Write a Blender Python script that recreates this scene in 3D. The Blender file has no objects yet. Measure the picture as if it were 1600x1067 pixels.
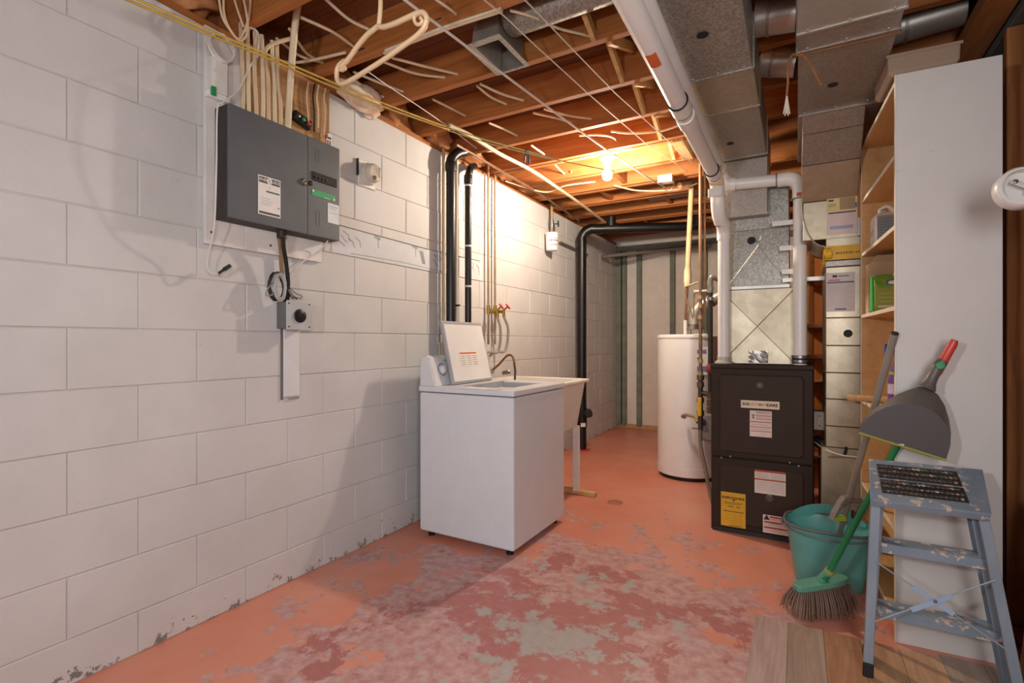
import bpy, bmesh, math, random
from mathutils import Vector as V, Matrix
random.seed(7)
scene = bpy.context.scene
COL = scene.collection
# ------------------------------------------------------------------ camera, world, lamps, exposure
F_PX, CAM_X, CAM_H, YAW = 786.0, 2.062, 1.1226, math.radians(29.52)
cam_d = bpy.data.cameras.new('camera')
cam_d.sensor_width = 36; cam_d.lens = F_PX/1600*36; cam_d.clip_start = .05
cam = bpy.data.objects.new('camera', cam_d); COL.objects.link(cam)
cam.location = (CAM_X, 0, CAM_H); cam.rotation_euler = (math.pi/2, 0, YAW)
scene.camera = cam
world = bpy.data.worlds.new('world'); scene.world = world; world.use_nodes = True
world.node_tree.nodes['Background'].inputs[0].default_value = (.80, .90, 1.0, 1)
world.node_tree.nodes['Background'].inputs[1].default_value = .33
def area(name, loc, target, size, power, color):
    l = bpy.data.lights.new(name, 'AREA'); l.shape = 'DISK'; l.size = size; l.energy = power; l.color = color
    o = bpy.data.objects.new(name, l); COL.objects.link(o); o.location = loc
    o.rotation_euler = (V(target)-V(loc)).to_track_quat('-Z', 'Y').to_euler()
area('fill_behind', (2.72, -.35, 1.40), (.5, 2.5, 1.0), 1.0, 44, (.95, .96, 1))  # unseen fill lamp, added to light the left wall and washer front
area('flash', (1.35, -.55, 1.45), (2.2, 3.0, 1.2), .14, 15, (.94, .97, 1))
BULB_STRENGTH = 1400
scene.view_settings.view_transform = 'Standard'; scene.view_settings.look = 'None'
scene.view_settings.gamma = 1; scene.view_settings.use_curve_mapping = False
scene.view_settings.exposure = 0.12
# ------------------------------------------------------------------ measuring: a photo pixel (1600x1067) seen on a known real plane
_FW = V((-math.sin(YAW), math.cos(YAW), 0)); _RT = V((math.cos(YAW), math.sin(YAW), 0))
def on(px, py, axis, val):
    d = _FW + _RT*((px-800)/F_PX) + V((0, 0, -(py-533.5)/F_PX))
    i = 'xyz'.index(axis); o = V((CAM_X, 0, CAM_H))
    return o + d*((val-o[i])/d[i])
# ------------------------------------------------------------------ materials
def lin(h):
    h = h.lstrip('#'); c = [int(h[i:i+2], 16)/255 for i in (0, 2, 4)]
    return tuple(((x+.055)/1.055)**2.4 if x > .04045 else x/12.92 for x in c)+(1,)
class NT:
    def __init__(s, name):
        s.m = bpy.data.materials.new(name); s.m.use_nodes = True; s.t = s.m.node_tree
        s.b = s.t.nodes['Principled BSDF']
    def n(s, typ, **kw):
        nd = s.t.nodes.new(typ)
        for k, v in kw.items():
            if k.startswith('i_'):
                key = k[2:]; key = int(key) if key.isdigit() else key.replace('_', ' ')
                nd.inputs[key].default_value = v
            else: setattr(nd, k, v)
        return nd
    def l(s, a, b): s.t.links.new(a, b)
    def coord(s, scale=(1, 1, 1), kind='Object'):
        tc = s.n('ShaderNodeTexCoord'); mp = s.n('ShaderNodeMapping'); mp.inputs['Scale'].default_value = scale
        s.l(tc.outputs[kind], mp.inputs[0]); return mp.outputs[0]
    def noise(s, vec, scale, detail=4, rough=.6, dist=0):
        nd = s.n('ShaderNodeTexNoise'); nd.inputs['Scale'].default_value = scale; nd.inputs['Detail'].default_value = detail
        nd.inputs['Roughness'].default_value = rough; nd.inputs['Distortion'].default_value = dist
        s.l(vec, nd.inputs['Vector']); return nd.outputs['Fac']
    def ramp(s, fac, stops):
        r = s.n('ShaderNodeValToRGB'); e = r.color_ramp.elements
        while len(e) < len(stops): e.new(.5)
        for el, (p, c) in zip(e, stops): el.position = p; el.color = c if len(c) == 4 else tuple(c)+(1,)
        s.l(fac, r.inputs[0]); return r.outputs[0]
    def mix(s, fac, a, b):
        m = s.n('ShaderNodeMix', data_type='RGBA')
        for val, idx in ((fac, 0), (a, 6), (b, 7)):
            if hasattr(val, 'links') or hasattr(val, 'is_linked'): s.l(val, m.inputs[idx])
            else: m.inputs[idx].default_value = val
        return m.outputs[2]
    def math(s, op, a, b=0.0, clamp=False):
        m = s.n('ShaderNodeMath', operation=op, use_clamp=clamp)
        for val, idx in ((a, 0), (b, 1)):
            if hasattr(val, 'is_linked'): s.l(val, m.inputs[idx])
            else: m.inputs[idx].default_value = val
        return m.outputs[0]
    def bump(s, fac, strength=.3, dist=.01):
        b = s.n('ShaderNodeBump'); b.inputs['Strength'].default_value = strength; b.inputs['Distance'].default_value = dist
        s.l(fac, b.inputs['Height']); s.l(b.outputs[0], s.b.inputs['Normal'])
    def set(s, color=None, rough=None, metal=None, spec=None, **kw):
        for key, val in (('Base Color', color), ('Roughness', rough), ('Metallic', metal), ('Specular IOR Level', spec)):
            if val is None: continue
            if hasattr(val, 'is_linked'): s.l(val, s.b.inputs[key])
            else: s.b.inputs[key].default_value = val
        return s.m
_cache = {}
def plain(hexc, rough=.5, metal=0.0, vary=.06, scale=9):
    key = (hexc, rough, metal, vary, scale)
    if key in _cache: return _cache[key]
    t = NT('surface_'+hexc.lstrip('#')); c = lin(hexc)
    f = t.noise(t.coord(kind='Generated') if False else t.coord(), scale)
    lo = tuple(max(0, x*(1-vary*2)) for x in c[:3]); hi = tuple(min(1, x*(1+vary)) for x in c[:3])
    _cache[key] = t.set(t.ramp(f, [(.3, lo), (.7, hi)]), rough, metal)
    return _cache[key]
def wood(name, c1, c2, c3, axis, rough=.7, scale=1.0, knots=False):
    t = NT(name); st = [9, 9, 9]; st['xyz'.index(axis)] = .55
    oi = t.n('ShaderNodeObjectInfo'); tc = t.n('ShaderNodeTexCoord')
    cm = t.n('ShaderNodeVectorMath', operation='ADD'); sc = t.n('ShaderNodeVectorMath', operation='SCALE'); sc.inputs['Scale'].default_value = 13
    cc = t.n('ShaderNodeCombineXYZ')
    for i in range(3): t.l(oi.outputs['Random'], cc.inputs[i])
    t.l(cc.outputs[0], sc.inputs[0]); t.l(tc.outputs['Object'], cm.inputs[0]); t.l(sc.outputs[0], cm.inputs[1])
    mp = t.n('ShaderNodeMapping'); mp.inputs['Scale'].default_value = [x*scale for x in st]; t.l(cm.outputs[0], mp.inputs[0])
    f = t.noise(mp.outputs[0], 3.2, 6, .65, .8)
    col = t.ramp(f, [(.28, lin(c1)), (.5, lin(c2)), (.72, lin(c3))])
    g = t.noise(cm.outputs[0], 2.2, 3)
    col = t.mix(t.math('MULTIPLY', g, .45), col, t.mix(.55, col, lin(c1)))
    if knots:
        vo = t.n('ShaderNodeTexVoronoi'); vo.inputs['Scale'].default_value = 3.3; t.l(cm.outputs[0], vo.inputs['Vector'])
        k = t.ramp(vo.outputs['Distance'], [(.0, (1, 1, 1)), (.075, (.6, .6, .6)), (.1, (0, 0, 0))])
        col = t.mix(k, col, lin('#3c1a0a'))
    t.bump(f, .15, .004)
    return t.set(col, rough)
def galv(name, c1, c2, rough=.38, scale=55, metal=.62):
    t = NT(name); co = t.coord()
    vo = t.n('ShaderNodeTexVoronoi'); vo.inputs['Scale'].default_value = scale; t.l(co, vo.inputs['Vector'])
    sp = t.n('ShaderNodeSeparateColor'); t.l(vo.outputs['Color'], sp.inputs[0])
    col = t.ramp(sp.outputs[0], [(0, lin(c1)), (1, lin(c2))])
    r = t.math('ADD', t.math('MULTIPLY', t.noise(co, 4), .25), rough-.12)
    t.set(col, r, metal); return t.m
M = {}
def paint_block():
    t = NT('painted_block'); co = t.coord(); tc = t.n('ShaderNodeNewGeometry'); pos = tc.outputs['Position']
    n1 = t.noise(pos, 2.2, 5); n2 = t.noise(pos, 95, 3, .7); n3 = t.noise(pos, 16, 6, .75)
    col = t.ramp(n1, [(.3, lin('#c5c4c1')), (.7, lin('#d1d0ce'))])
    sx = t.n('ShaderNodeSeparateXYZ'); t.l(pos, sx.inputs[0])
    low = t.n('ShaderNodeMapRange'); low.inputs[1].default_value = .0; low.inputs[2].default_value = .16; low.inputs[3].default_value = .22; low.inputs[4].default_value = 0
    t.l(sx.outputs[2], low.inputs[0])
    grime = t.math('GREATER_THAN', t.math('ADD', n3, low.outputs[0]), .755)
    col = t.mix(t.math('MULTIPLY', grime, .8), col, lin('#5d5953'))
    pit = t.math('GREATER_THAN', t.noise(pos, 60, 2), .76)
    col = t.mix(t.math('MULTIPLY', pit, .55), col, lin('#8f8a82'))
    t.bump(t.math('ADD', n2, t.math('MULTIPLY', n3, .8)), .32, .0035)
    return t.set(col, .62)
M['block'] = paint_block()
M['mortar'] = plain('#c4c0b8', .8)
def floor_mat():
    t = NT('worn_painted_concrete'); pos = t.n('ShaderNodeNewGeometry').outputs['Position']
    big = t.noise(pos, 1.6, 6, .62); mid = t.noise(pos, 4.2, 8, .68, .4); fine = t.noise(pos, 22, 5)
    red = t.ramp(t.noise(pos, .9, 4), [(.3, lin('#cf7a60')), (.55, lin('#d79078')), (.75, lin('#dba18d'))])
    # traffic wear, strongest in the open middle, carried into the washer's shadow to darken it
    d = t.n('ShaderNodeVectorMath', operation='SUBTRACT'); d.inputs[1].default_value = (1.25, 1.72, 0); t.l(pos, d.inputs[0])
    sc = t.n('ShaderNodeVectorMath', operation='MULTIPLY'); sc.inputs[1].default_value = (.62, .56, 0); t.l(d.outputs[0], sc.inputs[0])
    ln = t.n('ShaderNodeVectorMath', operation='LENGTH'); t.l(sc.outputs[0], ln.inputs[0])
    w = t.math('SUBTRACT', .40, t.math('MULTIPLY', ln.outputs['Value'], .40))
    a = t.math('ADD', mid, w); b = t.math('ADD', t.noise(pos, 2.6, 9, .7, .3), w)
    c = t.math('ADD', t.noise(pos, 5.5, 8, .66), w)
    mauve = t.mix(t.ramp(fine, [(.35, (0, 0, 0)), (.65, (1, 1, 1))]), lin('#b47f78'), lin('#c8a6a2'))
    col = t.mix(t.ramp(a, [(.66, (0, 0, 0)), (.69, (1, 1, 1))]), red, mauve)
    col = t.mix(t.ramp(b, [(.78, (0, 0, 0)), (.80, (.8, .8, .8))]), col, lin('#a8615a'))  # maroon worn paint, partly shade painted in for the washer's floor shadow
    col = t.mix(t.ramp(c, [(.85, (0, 0, 0)), (.895, (.85, .85, .85))]), col, t.mix(fine, lin('#979691'), lin('#b5b2ad')))
    t.bump(t.math('ADD', mid, t.math('MULTIPLY', fine, .3)), .12, .006)
    r = t.math('ADD', t.math('MULTIPLY', mid, .3), .28)
    return t.set(col, r)
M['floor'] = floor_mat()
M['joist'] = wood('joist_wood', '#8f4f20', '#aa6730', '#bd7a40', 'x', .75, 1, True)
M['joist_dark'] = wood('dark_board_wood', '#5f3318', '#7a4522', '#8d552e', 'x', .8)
M['stud'] = wood('stud_wood', '#8a5226', '#a96c38', '#bd8048', 'z', .75, 1, True)
M['beamY'] = wood('plate_wood', '#8a5226', '#a5642f', '#b5763f', 'y', .75, 1, True)
M['pale'] = wood('pale_wood', '#b98d57', '#cfa670', '#dcb985', 'z', .7)
M['panelling'] = wood('wood_panelling', '#8a4c1c', '#a8622a', '#ba7433', 'z', .55)
M['pine_shelf'] = wood('shelf_board_wood', '#c79a62', '#d3a970', '#dcb680', 'y', .55, .7)
M['ply'] = wood('bare_plywood', '#8f6138', '#b98b5a', '#cba06f', 'y', .8)
M['galv'] = galv('galvanised_steel', '#958b81', '#a89d92', .46, 130)
M['galv_b'] = galv('bright_galvanised_steel', '#b4aea6', '#bdb7ae', .38, 40)
M['galv_s'] = galv('spangled_steel', '#8a857c', '#b3aea4', .5, 150)
M['alu'] = galv('aluminium_sheet', '#a99b84', '#b3a58e', .42, 30, .8)
M['pvc'] = plain('#e6e3dd', .35, 0, .02)
M['black'] = plain('#161514', .38, 0, .3)
M['blackmatte'] = plain('#1b1a19', .7)
M['white'] = plain('#eceae6', .3, 0, .02)
M['offwhite'] = plain('#dedad2', .5, 0, .03)
M['paper'] = plain('#e9e5de', .8, 0, .02)
M['copper'] = plain('#87654b', .45, .35, .15)
M['oldcopper'] = plain('#a88a68', .5, .3, .15)
M['brass'] = plain('#a98a3e', .35, .85, .15)
M['steel'] = plain('#8b8a88', .35, .9, .1)
M['cable'] = plain('#e0cfae', .55, 0, .08)
M['cable2'] = plain('#d8bf9c', .55, 0, .08)
M['whitecable'] = plain('#dcd9d4', .5)
M['panelgrey'] = plain('#5c6165', .42, 0, .05)
M['green'] = plain('#138a52', .5)
M['darkgreen'] = plain('#1f3a33', .5)
M['red'] = plain('#c23a2c', .45)
M['yellow'] = plain('#e8b524', .6)
M['dark'] = plain('#2b2724', .6)
M['orange'] = plain('#d3622a', .6)
# ------------------------------------------------------------------ mesh building
class MB:
    def __init__(s): s.v = []; s.f = []; s.sm = []; s.mi = []; s.cur = 0
    def _add(s, vs, fs, smooth=False):
        b = len(s.v); s.v += [V(p) for p in vs]
        for f in fs: s.f.append([b+i for i in f]); s.sm.append(smooth); s.mi.append(s.cur)
    def box(s, a, b):
        (x0, y0, z0), (x1, y1, z1) = a, b
        return s.hexa([(x0, y0, z0), (x1, y0, z0), (x1, y1, z0), (x0, y1, z0), (x0, y0, z1), (x1, y0, z1), (x1, y1, z1), (x0, y1, z1)])
    def hexa(s, p):
        s._add(p, [(3, 2, 1, 0), (4, 5, 6, 7), (0, 1, 5, 4), (1, 2, 6, 5), (2, 3, 7, 6), (3, 0, 4, 7)]); return s
    def obox(s, c, u, v, w):           # centre and three half-axis vectors
        c, u, v, w = V(c), V(u), V(v), V(w)
        return s.hexa([c-u-v-w, c+u-v-w, c+u+v-w, c-u+v-w, c-u-v+w, c+u-v+w, c+u+v+w, c-u+v+w])
    def beam(s, p, q, w, h, up=(0, 0, 1)):
        p, q = V(p), V(q); d = (q-p).normalized(); side = d.cross(V(up)).normalized(); u = side.cross(d).normalized()
        return s.obox((p+q)/2, (q-p)/2, side*w/2, u*h/2)
    def prism(s, poly, vec):
        n = len(poly); poly = [V(p) for p in poly]; vec = V(vec)
        s._add(poly+[p+vec for p in poly], [tuple(range(n-1, -1, -1)), tuple(range(n, 2*n))]+[(i, (i+1) % n, n+(i+1) % n, n+i) for i in range(n)]); return s
    def loft(s, rings, cap=True, smooth=True, closed=True):
        n = len(rings[0]); vs = [p for r in rings for p in r]; fs = []
        for k in range(len(rings)-1):
            for i in range(n if closed else n-1):
                j = (i+1) % n; fs.append((k*n+i, k*n+j, (k+1)*n+j, (k+1)*n+i))
        s._add(vs, fs, smooth)
        if cap:
            s._add(rings[0], [tuple(range(n-1, -1, -1))]); s._add(rings[-1], [tuple(range(n))])
        return s
    def tube(s, pts, r, n=8, cap=True, flat=1.0):
        pts = [V(p) for p in pts]; rs = r if isinstance(r, (list, tuple)) else [r]*len(pts)
        t0 = (pts[1]-pts[0]).normalized(); ref = V((0, 0, 1)) if abs(t0.z) < .9 else V((1, 0, 0))
        u = t0.cross(ref).normalized(); rings = []
        for i, p in enumerate(pts):
            if i == 0: t = t0
            elif i == len(pts)-1: t = (pts[i]-pts[i-1]).normalized()
            else:
                t = ((pts[i+1]-p).normalized()+(p-pts[i-1]).normalized())
                t = t.normalized() if t.length > 1e-6 else t0
            u = (u-t*u.dot(t)).normalized(); w = t.cross(u)
            k = 1.0
            if 0 < i < len(pts)-1:
                c = (pts[i+1]-p).normalized().dot(t); k = 1/max(c, .6)
            rings.append([p+(u*math.cos(a)*k+w*math.sin(a)*flat)*rs[i] for a in (2*math.pi*j/n for j in range(n))])
        return s.loft(rings, cap)
    def lathe(s, prof, o, axis=(0, 0, 1), n=20, cap=True):
        ax = V(axis).normalized(); ref = V((0, 0, 1)) if abs(ax.z) < .9 else V((1, 0, 0))
        u = ax.cross(ref).normalized(); w = ax.cross(u); o = V(o)
        return s.loft([[o+ax*h+(u*math.cos(a)+w*math.sin(a))*r for a in (2*math.pi*j/n for j in range(n))] for r, h in prof], cap)
    def mat(s, i): s.cur = i; return s
    def build(s, name, mats, parent=None, bevel=0, seg=1, base=False, sharp=40):
        mats = mats if isinstance(mats, (list, tuple)) else [mats]
        lo = V([min(p[i] for p in s.v) for i in range(3)]); hi = V([max(p[i] for p in s.v) for i in range(3)])
        c = (lo+hi)/2
        if parent is None: c.z = lo.z
        me = bpy.data.meshes.new(name); me.from_pydata([p-c for p in s.v], [], s.f)
        for m_ in mats: me.materials.append(m_)
        me.polygons.foreach_set('use_smooth', s.sm); me.polygons.foreach_set('material_index', s.mi)
        bm = bmesh.new(); bm.from_mesh(me); bmesh.ops.remove_doubles(bm, verts=bm.verts, dist=1e-6)
        bmesh.ops.recalc_face_normals(bm, faces=bm.faces); bm.to_mesh(me); bm.free()
        if any(s.sm): me.set_sharp_from_angle(angle=math.radians(sharp))
        o = bpy.data.objects.new(name, me); COL.objects.link(o)
        o['_w'] = list(c)
        if parent is not None:
            o.parent = parent; o.location = c-V(parent['_w'])
        else: o.location = c
        if bevel:
            b = o.modifiers.new('bevel', 'BEVEL'); b.width = bevel; b.segments = seg; b.limit_method = 'ANGLE'; b.angle_limit = math.radians(50)
        return o
def B(a, b): return MB().box(a, b)
def smooth(pts, k=6):
    pts = [V(p) for p in pts]; P = [pts[0]*2-pts[1]]+pts+[pts[-1]*2-pts[-2]]; out = []
    for i in range(1, len(P)-2):
        for j in range(k):
            t = j/k; a, b, c, d = P[i-1], P[i], P[i+1], P[i+2]
            out.append(.5*((2*b)+(c-a)*t+(2*a-5*b+4*c-d)*t*t+(3*b-a-3*c+d)*t**3))
    return out+[pts[-1]]
def tag(o, label, cat, group=None, kind=None):
    o['label'] = label; o['category'] = cat
    if group: o['group'] = group
    if kind: o['kind'] = kind
    return o
def thing(name, label, cat, loc, group=None):
    o = bpy.data.objects.new(name, None); o.empty_display_size = .05; COL.objects.link(o); o.location = loc; o['_w'] = list(loc)
    return tag(o, label, cat, group)
def struct(o): o['kind'] = 'structure'; return o
def wire(name, pts, r, mat, label, cat, group=None, n=6, k=6):
    return tag(MB().tube(smooth(pts, k), r, n).build(name, mat), label, cat, group)
def text(word, p, u, v, h, mat, parent, align='CENTER', name='lettering', bold=.0):
    """flat lettering: p = anchor, u = reading direction, v = up, h = letter height"""
    cu = bpy.data.curves.new(name, 'FONT'); cu.body = word; cu.size = 1; cu.align_x = align; cu.align_y = 'CENTER'; cu.resolution_u = 2; cu.offset = bold
    to = bpy.data.objects.new(name, cu); COL.objects.link(to); dg = bpy.context.evaluated_depsgraph_get()
    me = bpy.data.meshes.new_from_object(to.evaluated_get(dg)); bpy.data.objects.remove(to)
    u, v = V(u).normalized(), V(v).normalized(); nrm = u.cross(v); me.materials.clear()
    m = MB()
    vs = [V(p)+u*(q.co.x*h/.7)+v*(q.co.y*h/.7)+nrm*.0008 for q in me.vertices]
    m._add(vs, [tuple(f.vertices) for f in me.polygons]); bpy.data.meshes.remove(me)
    return m.build(name, mat, parent)
def label_sheet(name, p, u, v, w, h, marks, mats, parent, th=.0012):
    """a sheet with printed marks; p = lower-left corner, marks = (u0, v0, u1, v1, material index) in fractions"""
    u, v = V(u).normalized(), V(v).normalized(); n = u.cross(v); p = V(p); m = MB()
    m.obox(p+u*w/2+v*h/2+n*th/2, u*w/2, v*h/2, n*th/2)
    for u0, v0, u1, v1, i in marks:
        m.mat(i); q = p+n*(th+.0003+.0001*i)
        m._add([q+u*w*u0+v*h*v0, q+u*w*u1+v*h*v0, q+u*w*u1+v*h*v1, q+u*w*u0+v*h*v1], [(0, 1, 2, 3)])
    return m.build(name, mats, parent)
# ================================================================== ROOM
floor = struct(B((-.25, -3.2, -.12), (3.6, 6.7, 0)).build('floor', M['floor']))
TOP, SEAT = 2.386, 2.424
wl = struct(B((-.22, -3.2, -.02), (-.0045, 6.66, TOP-.004)).build('wall_left', M['mortar']))
# painted concrete blocks, running bond, bottom course cut by the floor slab
def block_mesh(L, Hh):
    m = MB(); a, c, d = L/2, Hh/2, .003
    fr = [(0, -a+d, -c+d), (0, a-d, -c+d), (0, a-d, c-d), (0, -a+d, c-d)]
    ed = [(-d, -a, -c), (-d, a, -c), (-d, a, c), (-d, -a, c)]; bk = [(-.02, y, z) for _, y, z in ed]
    m._add(fr+ed+bk, [(0, 1, 2, 3)]+[(i, 4+i, 4+(i+1) % 4, (i+1) % 4) for i in range(4)]+[(4+i, 8+i, 8+(i+1) % 4, 4+(i+1) % 4) for i in range(4)])
    me = bpy.data.meshes.new('concrete_block'); me.from_pydata(m.v, [], m.f); me.materials.append(M['block'])
    bm = bmesh.new(); bm.from_mesh(me); bmesh.ops.recalc_face_normals(bm, faces=bm.faces); bm.to_mesh(me); bm.free()
    return me
J = .003
full, low = block_mesh(.4064-J, .2032-J), block_mesh(.4064-J, .151-J)
beds = [0, .151]+[.151+.2032*k for k in range(1, 12)]
for r in range(12):
    z0, z1 = beds[r], beds[r+1]
    y = .711-.4064*4 if r % 2 else .711-.2032-.4064*3
    if r == 6: y += .0
    while y < 6.45:
        y1 = y+.4064
        me = low if r == 0 else full
        if y1 > 6.47: me = block_mesh(6.468-y-J, (z1-z0)-J)
        o = bpy.data.objects.new('concrete_block', me); COL.objects.link(o); o.parent = wl
        w = V((random.uniform(-.0012, .0012), (y+min(y1, 6.468))/2, (z0+z1)/2)); o.location = w-V(wl['_w'])
        y = y1
# back wall, greenish studs against white board
wb = struct(B((-.2, 6.47, 0), (3.3, 6.6, 2.6)).build('wall_back', plain('#efe5d8', .8, 0, .03)))
gs = plain('#7f8676', .7, 0, .12)
for i, (px, w) in enumerate(((967, .075), (976, .05), (999, .06), (1051, .06), (1101, .06), (1150, .06))):
    c = on(px, 500, 'y', 6.44)
    B((c.x-w/2, 6.41 if i else 6.40, .03), (c.x+w/2, 6.468, 2.30)).build('stud', gs, wb, .003)
B((.0, 6.40, 2.30), (2.6, 6.468, 2.36)).build('top_plate', gs, wb, .003)
struct(B((.0, 6.43, 0), (2.6, 6.468, .05)).build('baseboard_back', M['pale'], None, .003))
# right side: stud wall with wood panelling
wr = struct(B((2.86, -3.2, 0), (2.90, 6.6, 2.6)).build('wall_right', M['panelling']))
for y in [-1.7+.406*i for i in range(8)]+[1.56, 1.93, 2.2, 2.62, 3.03, 3.44, 3.85, 4.26]:
    B((2.765, y, .04), (2.858, y+.038, 2.33)).build('stud', M['stud'], wr, .003)
B((2.765, -3.2, 0), (2.858, 6.4, .038)).build('sole_plate', M['beamY'], wr, .003)
B((2.66, -3.2, 2.36), (2.765, 6.4, 2.42)).build('top_plate', M['beamY'], wr, .003)
B((2.775, -3.2, 2.335), (2.858, 6.4, 2.42)).build('header_board', plain('#6c6c66', .8, 0, .15), wr, .003)
for z in (.55, 1.12, 1.72):
    B((2.77, 1.2, z), (2.85, 2.2, z+.02)).build('rail', M['stud'], wr)
# ceiling: deck boards, joists, blocking, sill
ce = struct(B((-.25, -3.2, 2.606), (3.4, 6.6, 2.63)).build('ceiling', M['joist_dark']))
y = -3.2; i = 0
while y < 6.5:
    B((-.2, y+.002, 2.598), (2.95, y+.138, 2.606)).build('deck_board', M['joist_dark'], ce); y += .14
JY = [2.09+.4064*k for k in range(-11, 11)]
for jy in JY:
    B((-.1, jy-.019, SEAT), (2.95, jy+.019, 2.597)).build('joist', M['joist'], ce, .002)
B((-.2, -3.2, TOP), (-.015, 6.47, SEAT)).build('sill_plate', M['beamY'], ce, .002)
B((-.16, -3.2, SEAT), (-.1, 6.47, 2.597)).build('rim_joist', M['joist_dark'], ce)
# cross bridging near mid span and a header block beyond the lamp
for k in range(len(JY)-1):
    y0, y1 = JY[k]+.019, JY[k+1]-.019
    if y0 < 1.2 or y0 > 3.4: continue
    MB().beam((1.30, y0, 2.585), (1.30, y1, 2.436), .045, .02, (1, 0, 0)).build('bridging_strut', M['pale'], ce)
    MB().beam((1.352, y0, 2.436), (1.352, y1, 2.585), .045, .02, (1, 0, 0)).build('bridging_strut', M['pale'], ce)
B((1.36, 3.33, SEAT-.02), (1.43, 3.70, 2.597)).build('blocking', M['pale'], ce, .002)
for x, y in ((.55, 4.12), (1.0, 4.53), (.8, 3.72), (1.3, 4.95), (.6, 5.34)):
    B((x, y+.02, SEAT+.01), (x+.038, y+.385, 2.59)).build('blocking', M['joist'], ce, .002)
for jy in JY[14:20]:
    B((-.1, jy+.021, SEAT-.006), (1.9, jy+.056, SEAT+.09)).build('ledger', M['joist'], ce, .002)
B((.02, 5.55, 2.386), (2.5, 5.66, 2.42)).build('strapping', M['joist'], ce)
# ================================================================== WASHER
def washer():
    X0, X1, Y0, Y1 = .168, .795, 2.262, 2.90
    t = thing('washing_machine', 'white top-loading washing machine with open lid against the block wall', 'washing machine', ((X0+X1)/2, (Y0+Y1)/2, 0))
    w = plain('#dcdde0', .28, 0, .015); g = plain('#9fa3a6', .45)
    m = B((X0, Y0, .035), (X1, Y1, .831)); cab = m.build('cabinet', w, t, .012, 3)
    for y0, y1, z0 in ((2.40, 2.52, .06),):
        pass
    for xa, xb, za, zb in ((X0+.10, X0+.22, .10, .70), (X0+.34, X0+.48, .06, .70)):   # pressed panel outlines on the side
        p = MB(); e = .004
        for a, b in (((xa, za), (xb, za)), ((xb, za), (xb, zb)), ((xb, zb), (xa, zb)), ((xa, zb), (xa, za))):
            p.tube([(a[0], Y0-.0005, a[1]), (b[0], Y0-.0005, b[1])], .0022, 5)
        p.build('pressed_outline', w, cab)
    # top with an opening
    hx0, hx1, hy0, hy1 = .40, .70, 2.36, 2.81
    top = MB()
    for a, b in (((X0-.003, Y0-.004), (hx0, Y1+.004)), ((hx1, Y0-.004), (X1+.004, Y1+.004)), ((hx0, Y0-.004), (hx1, hy0)), ((hx0, hy1), (hx1, Y1+.004))):
        top.box((a[0], a[1], .836), (b[0], b[1], .868))
    tp = top.build('top_panel', w, t, .006, 2)
    rim = MB().box((hx0, hy0, .80), (hx0+.012, hy1, .86)).box((hx1-.012, hy0, .80), (hx1, hy1, .86)).box((hx0, hy0, .80), (hx1, hy0+.012, .86)).box((hx0, hy1-.012, .80), (hx1, hy1, .86))
    rim.build('opening_rim', g, tp)
    MB().lathe([(.205, 0), (.215, .30), (.20, .31), (.19, .30), (.18, .02), (0, .02)], ((hx0+hx1)/2, (hy0+hy1)/2, .50), n=28).build('tub', M['steel'], t)
    # control console, sloped face towards the room
    def ring(y, s=0):
        return [(X0+.0, y, .868), (X0+.118-s, y, .868), (X0+.100-s, y, .915), (X0+.066-s, y, 1.030-s), (X0+.045, y, 1.043-s), (X0+.016, y, 1.036-s), (X0+.002, y, .985)]
    con = MB().loft([ring(Y0+.004, .006), ring(Y0+.012), ring(Y1-.06), ring(Y1-.05, .006)], True, False).build('console', w, t, .004, 2)
    n = V((.115, 0, .034)).normalized(); up = V((-.034, 0, .115)).normalized()
    def face(y, s): return V((X0+.100, y, .915))+up*s+n*.0015
    for y in (2.36, 2.52, 2.78):
        d = MB().lathe([(.030, 0), (.030, .006), (.021, .008), (.019, .024), (.0, .026)], face(y, .045), n, 22).build('dial', w, con)
        MB().lathe([(.036, 0), (.036, .001)], face(y, .045), n, 24).build('dial_scale', plain('#4d6f96', .5), d)
        MB().obox(face(y, .045)+n*.026, up*.018, V((0, .002, 0)), n*.003).build('pointer', g, d)
    text('WASHER', face(2.42, .098), (0, 1, 0), up, .010, M['dark'], con)
    # lid leaning back on the console
    b0, b1 = V((.288, 2.395, .874)), V((.455, 2.648, .874)); b1 = V((.288, 2.80, .874)); ax = V((0, 1, 0))
    up2 = V((-.235, 0, .97)).normalized(); nn = ax.cross(up2); nn = nn if nn.x > 0 else -nn
    Hh = .385; o = V((.330, 2.372, .872)); Wd = .425
    lid = MB().obox(o+ax*Wd/2+up2*Hh/2-nn*.010, ax*Wd/2, up2*Hh/2, nn*.010).build('lid', g, t, .005, 2)
    MB().obox(o+ax*Wd/2+up2*(Hh/2-.004)+nn*.001, ax*(Wd/2-.014), up2*(Hh/2-.018), nn*.003).build('lid_liner', plain('#e6e6e4', .35, 0, .02), lid, .003, 2)
    q = o+ax*.10+up2*.105+nn*.0045
    marks = [(.06, .86, .94, .97, 1)]+[(.06+.31*c, .08+.15*r, .30+.31*c, .12+.15*r, 2) for c in range(3) for r in range(5)]
    label_sheet('warning_label', q, ax, up2, .20, .085, marks, [M['paper'], M['orange'], plain('#8d8a86', .8)], lid)
    for y in (X0,): pass
    for fx in (X0+.05, X1-.05):
        for fy in (Y0+.05, Y1-.05): MB().lathe([(.02, 0), (.02, .012), (.009, .014), (.009, .04)], (fx, fy, 0), n=10).build('foot', M['blackmatte'], t)
    t.rotation_euler.z = math.radians(-.6)
washer()
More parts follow.
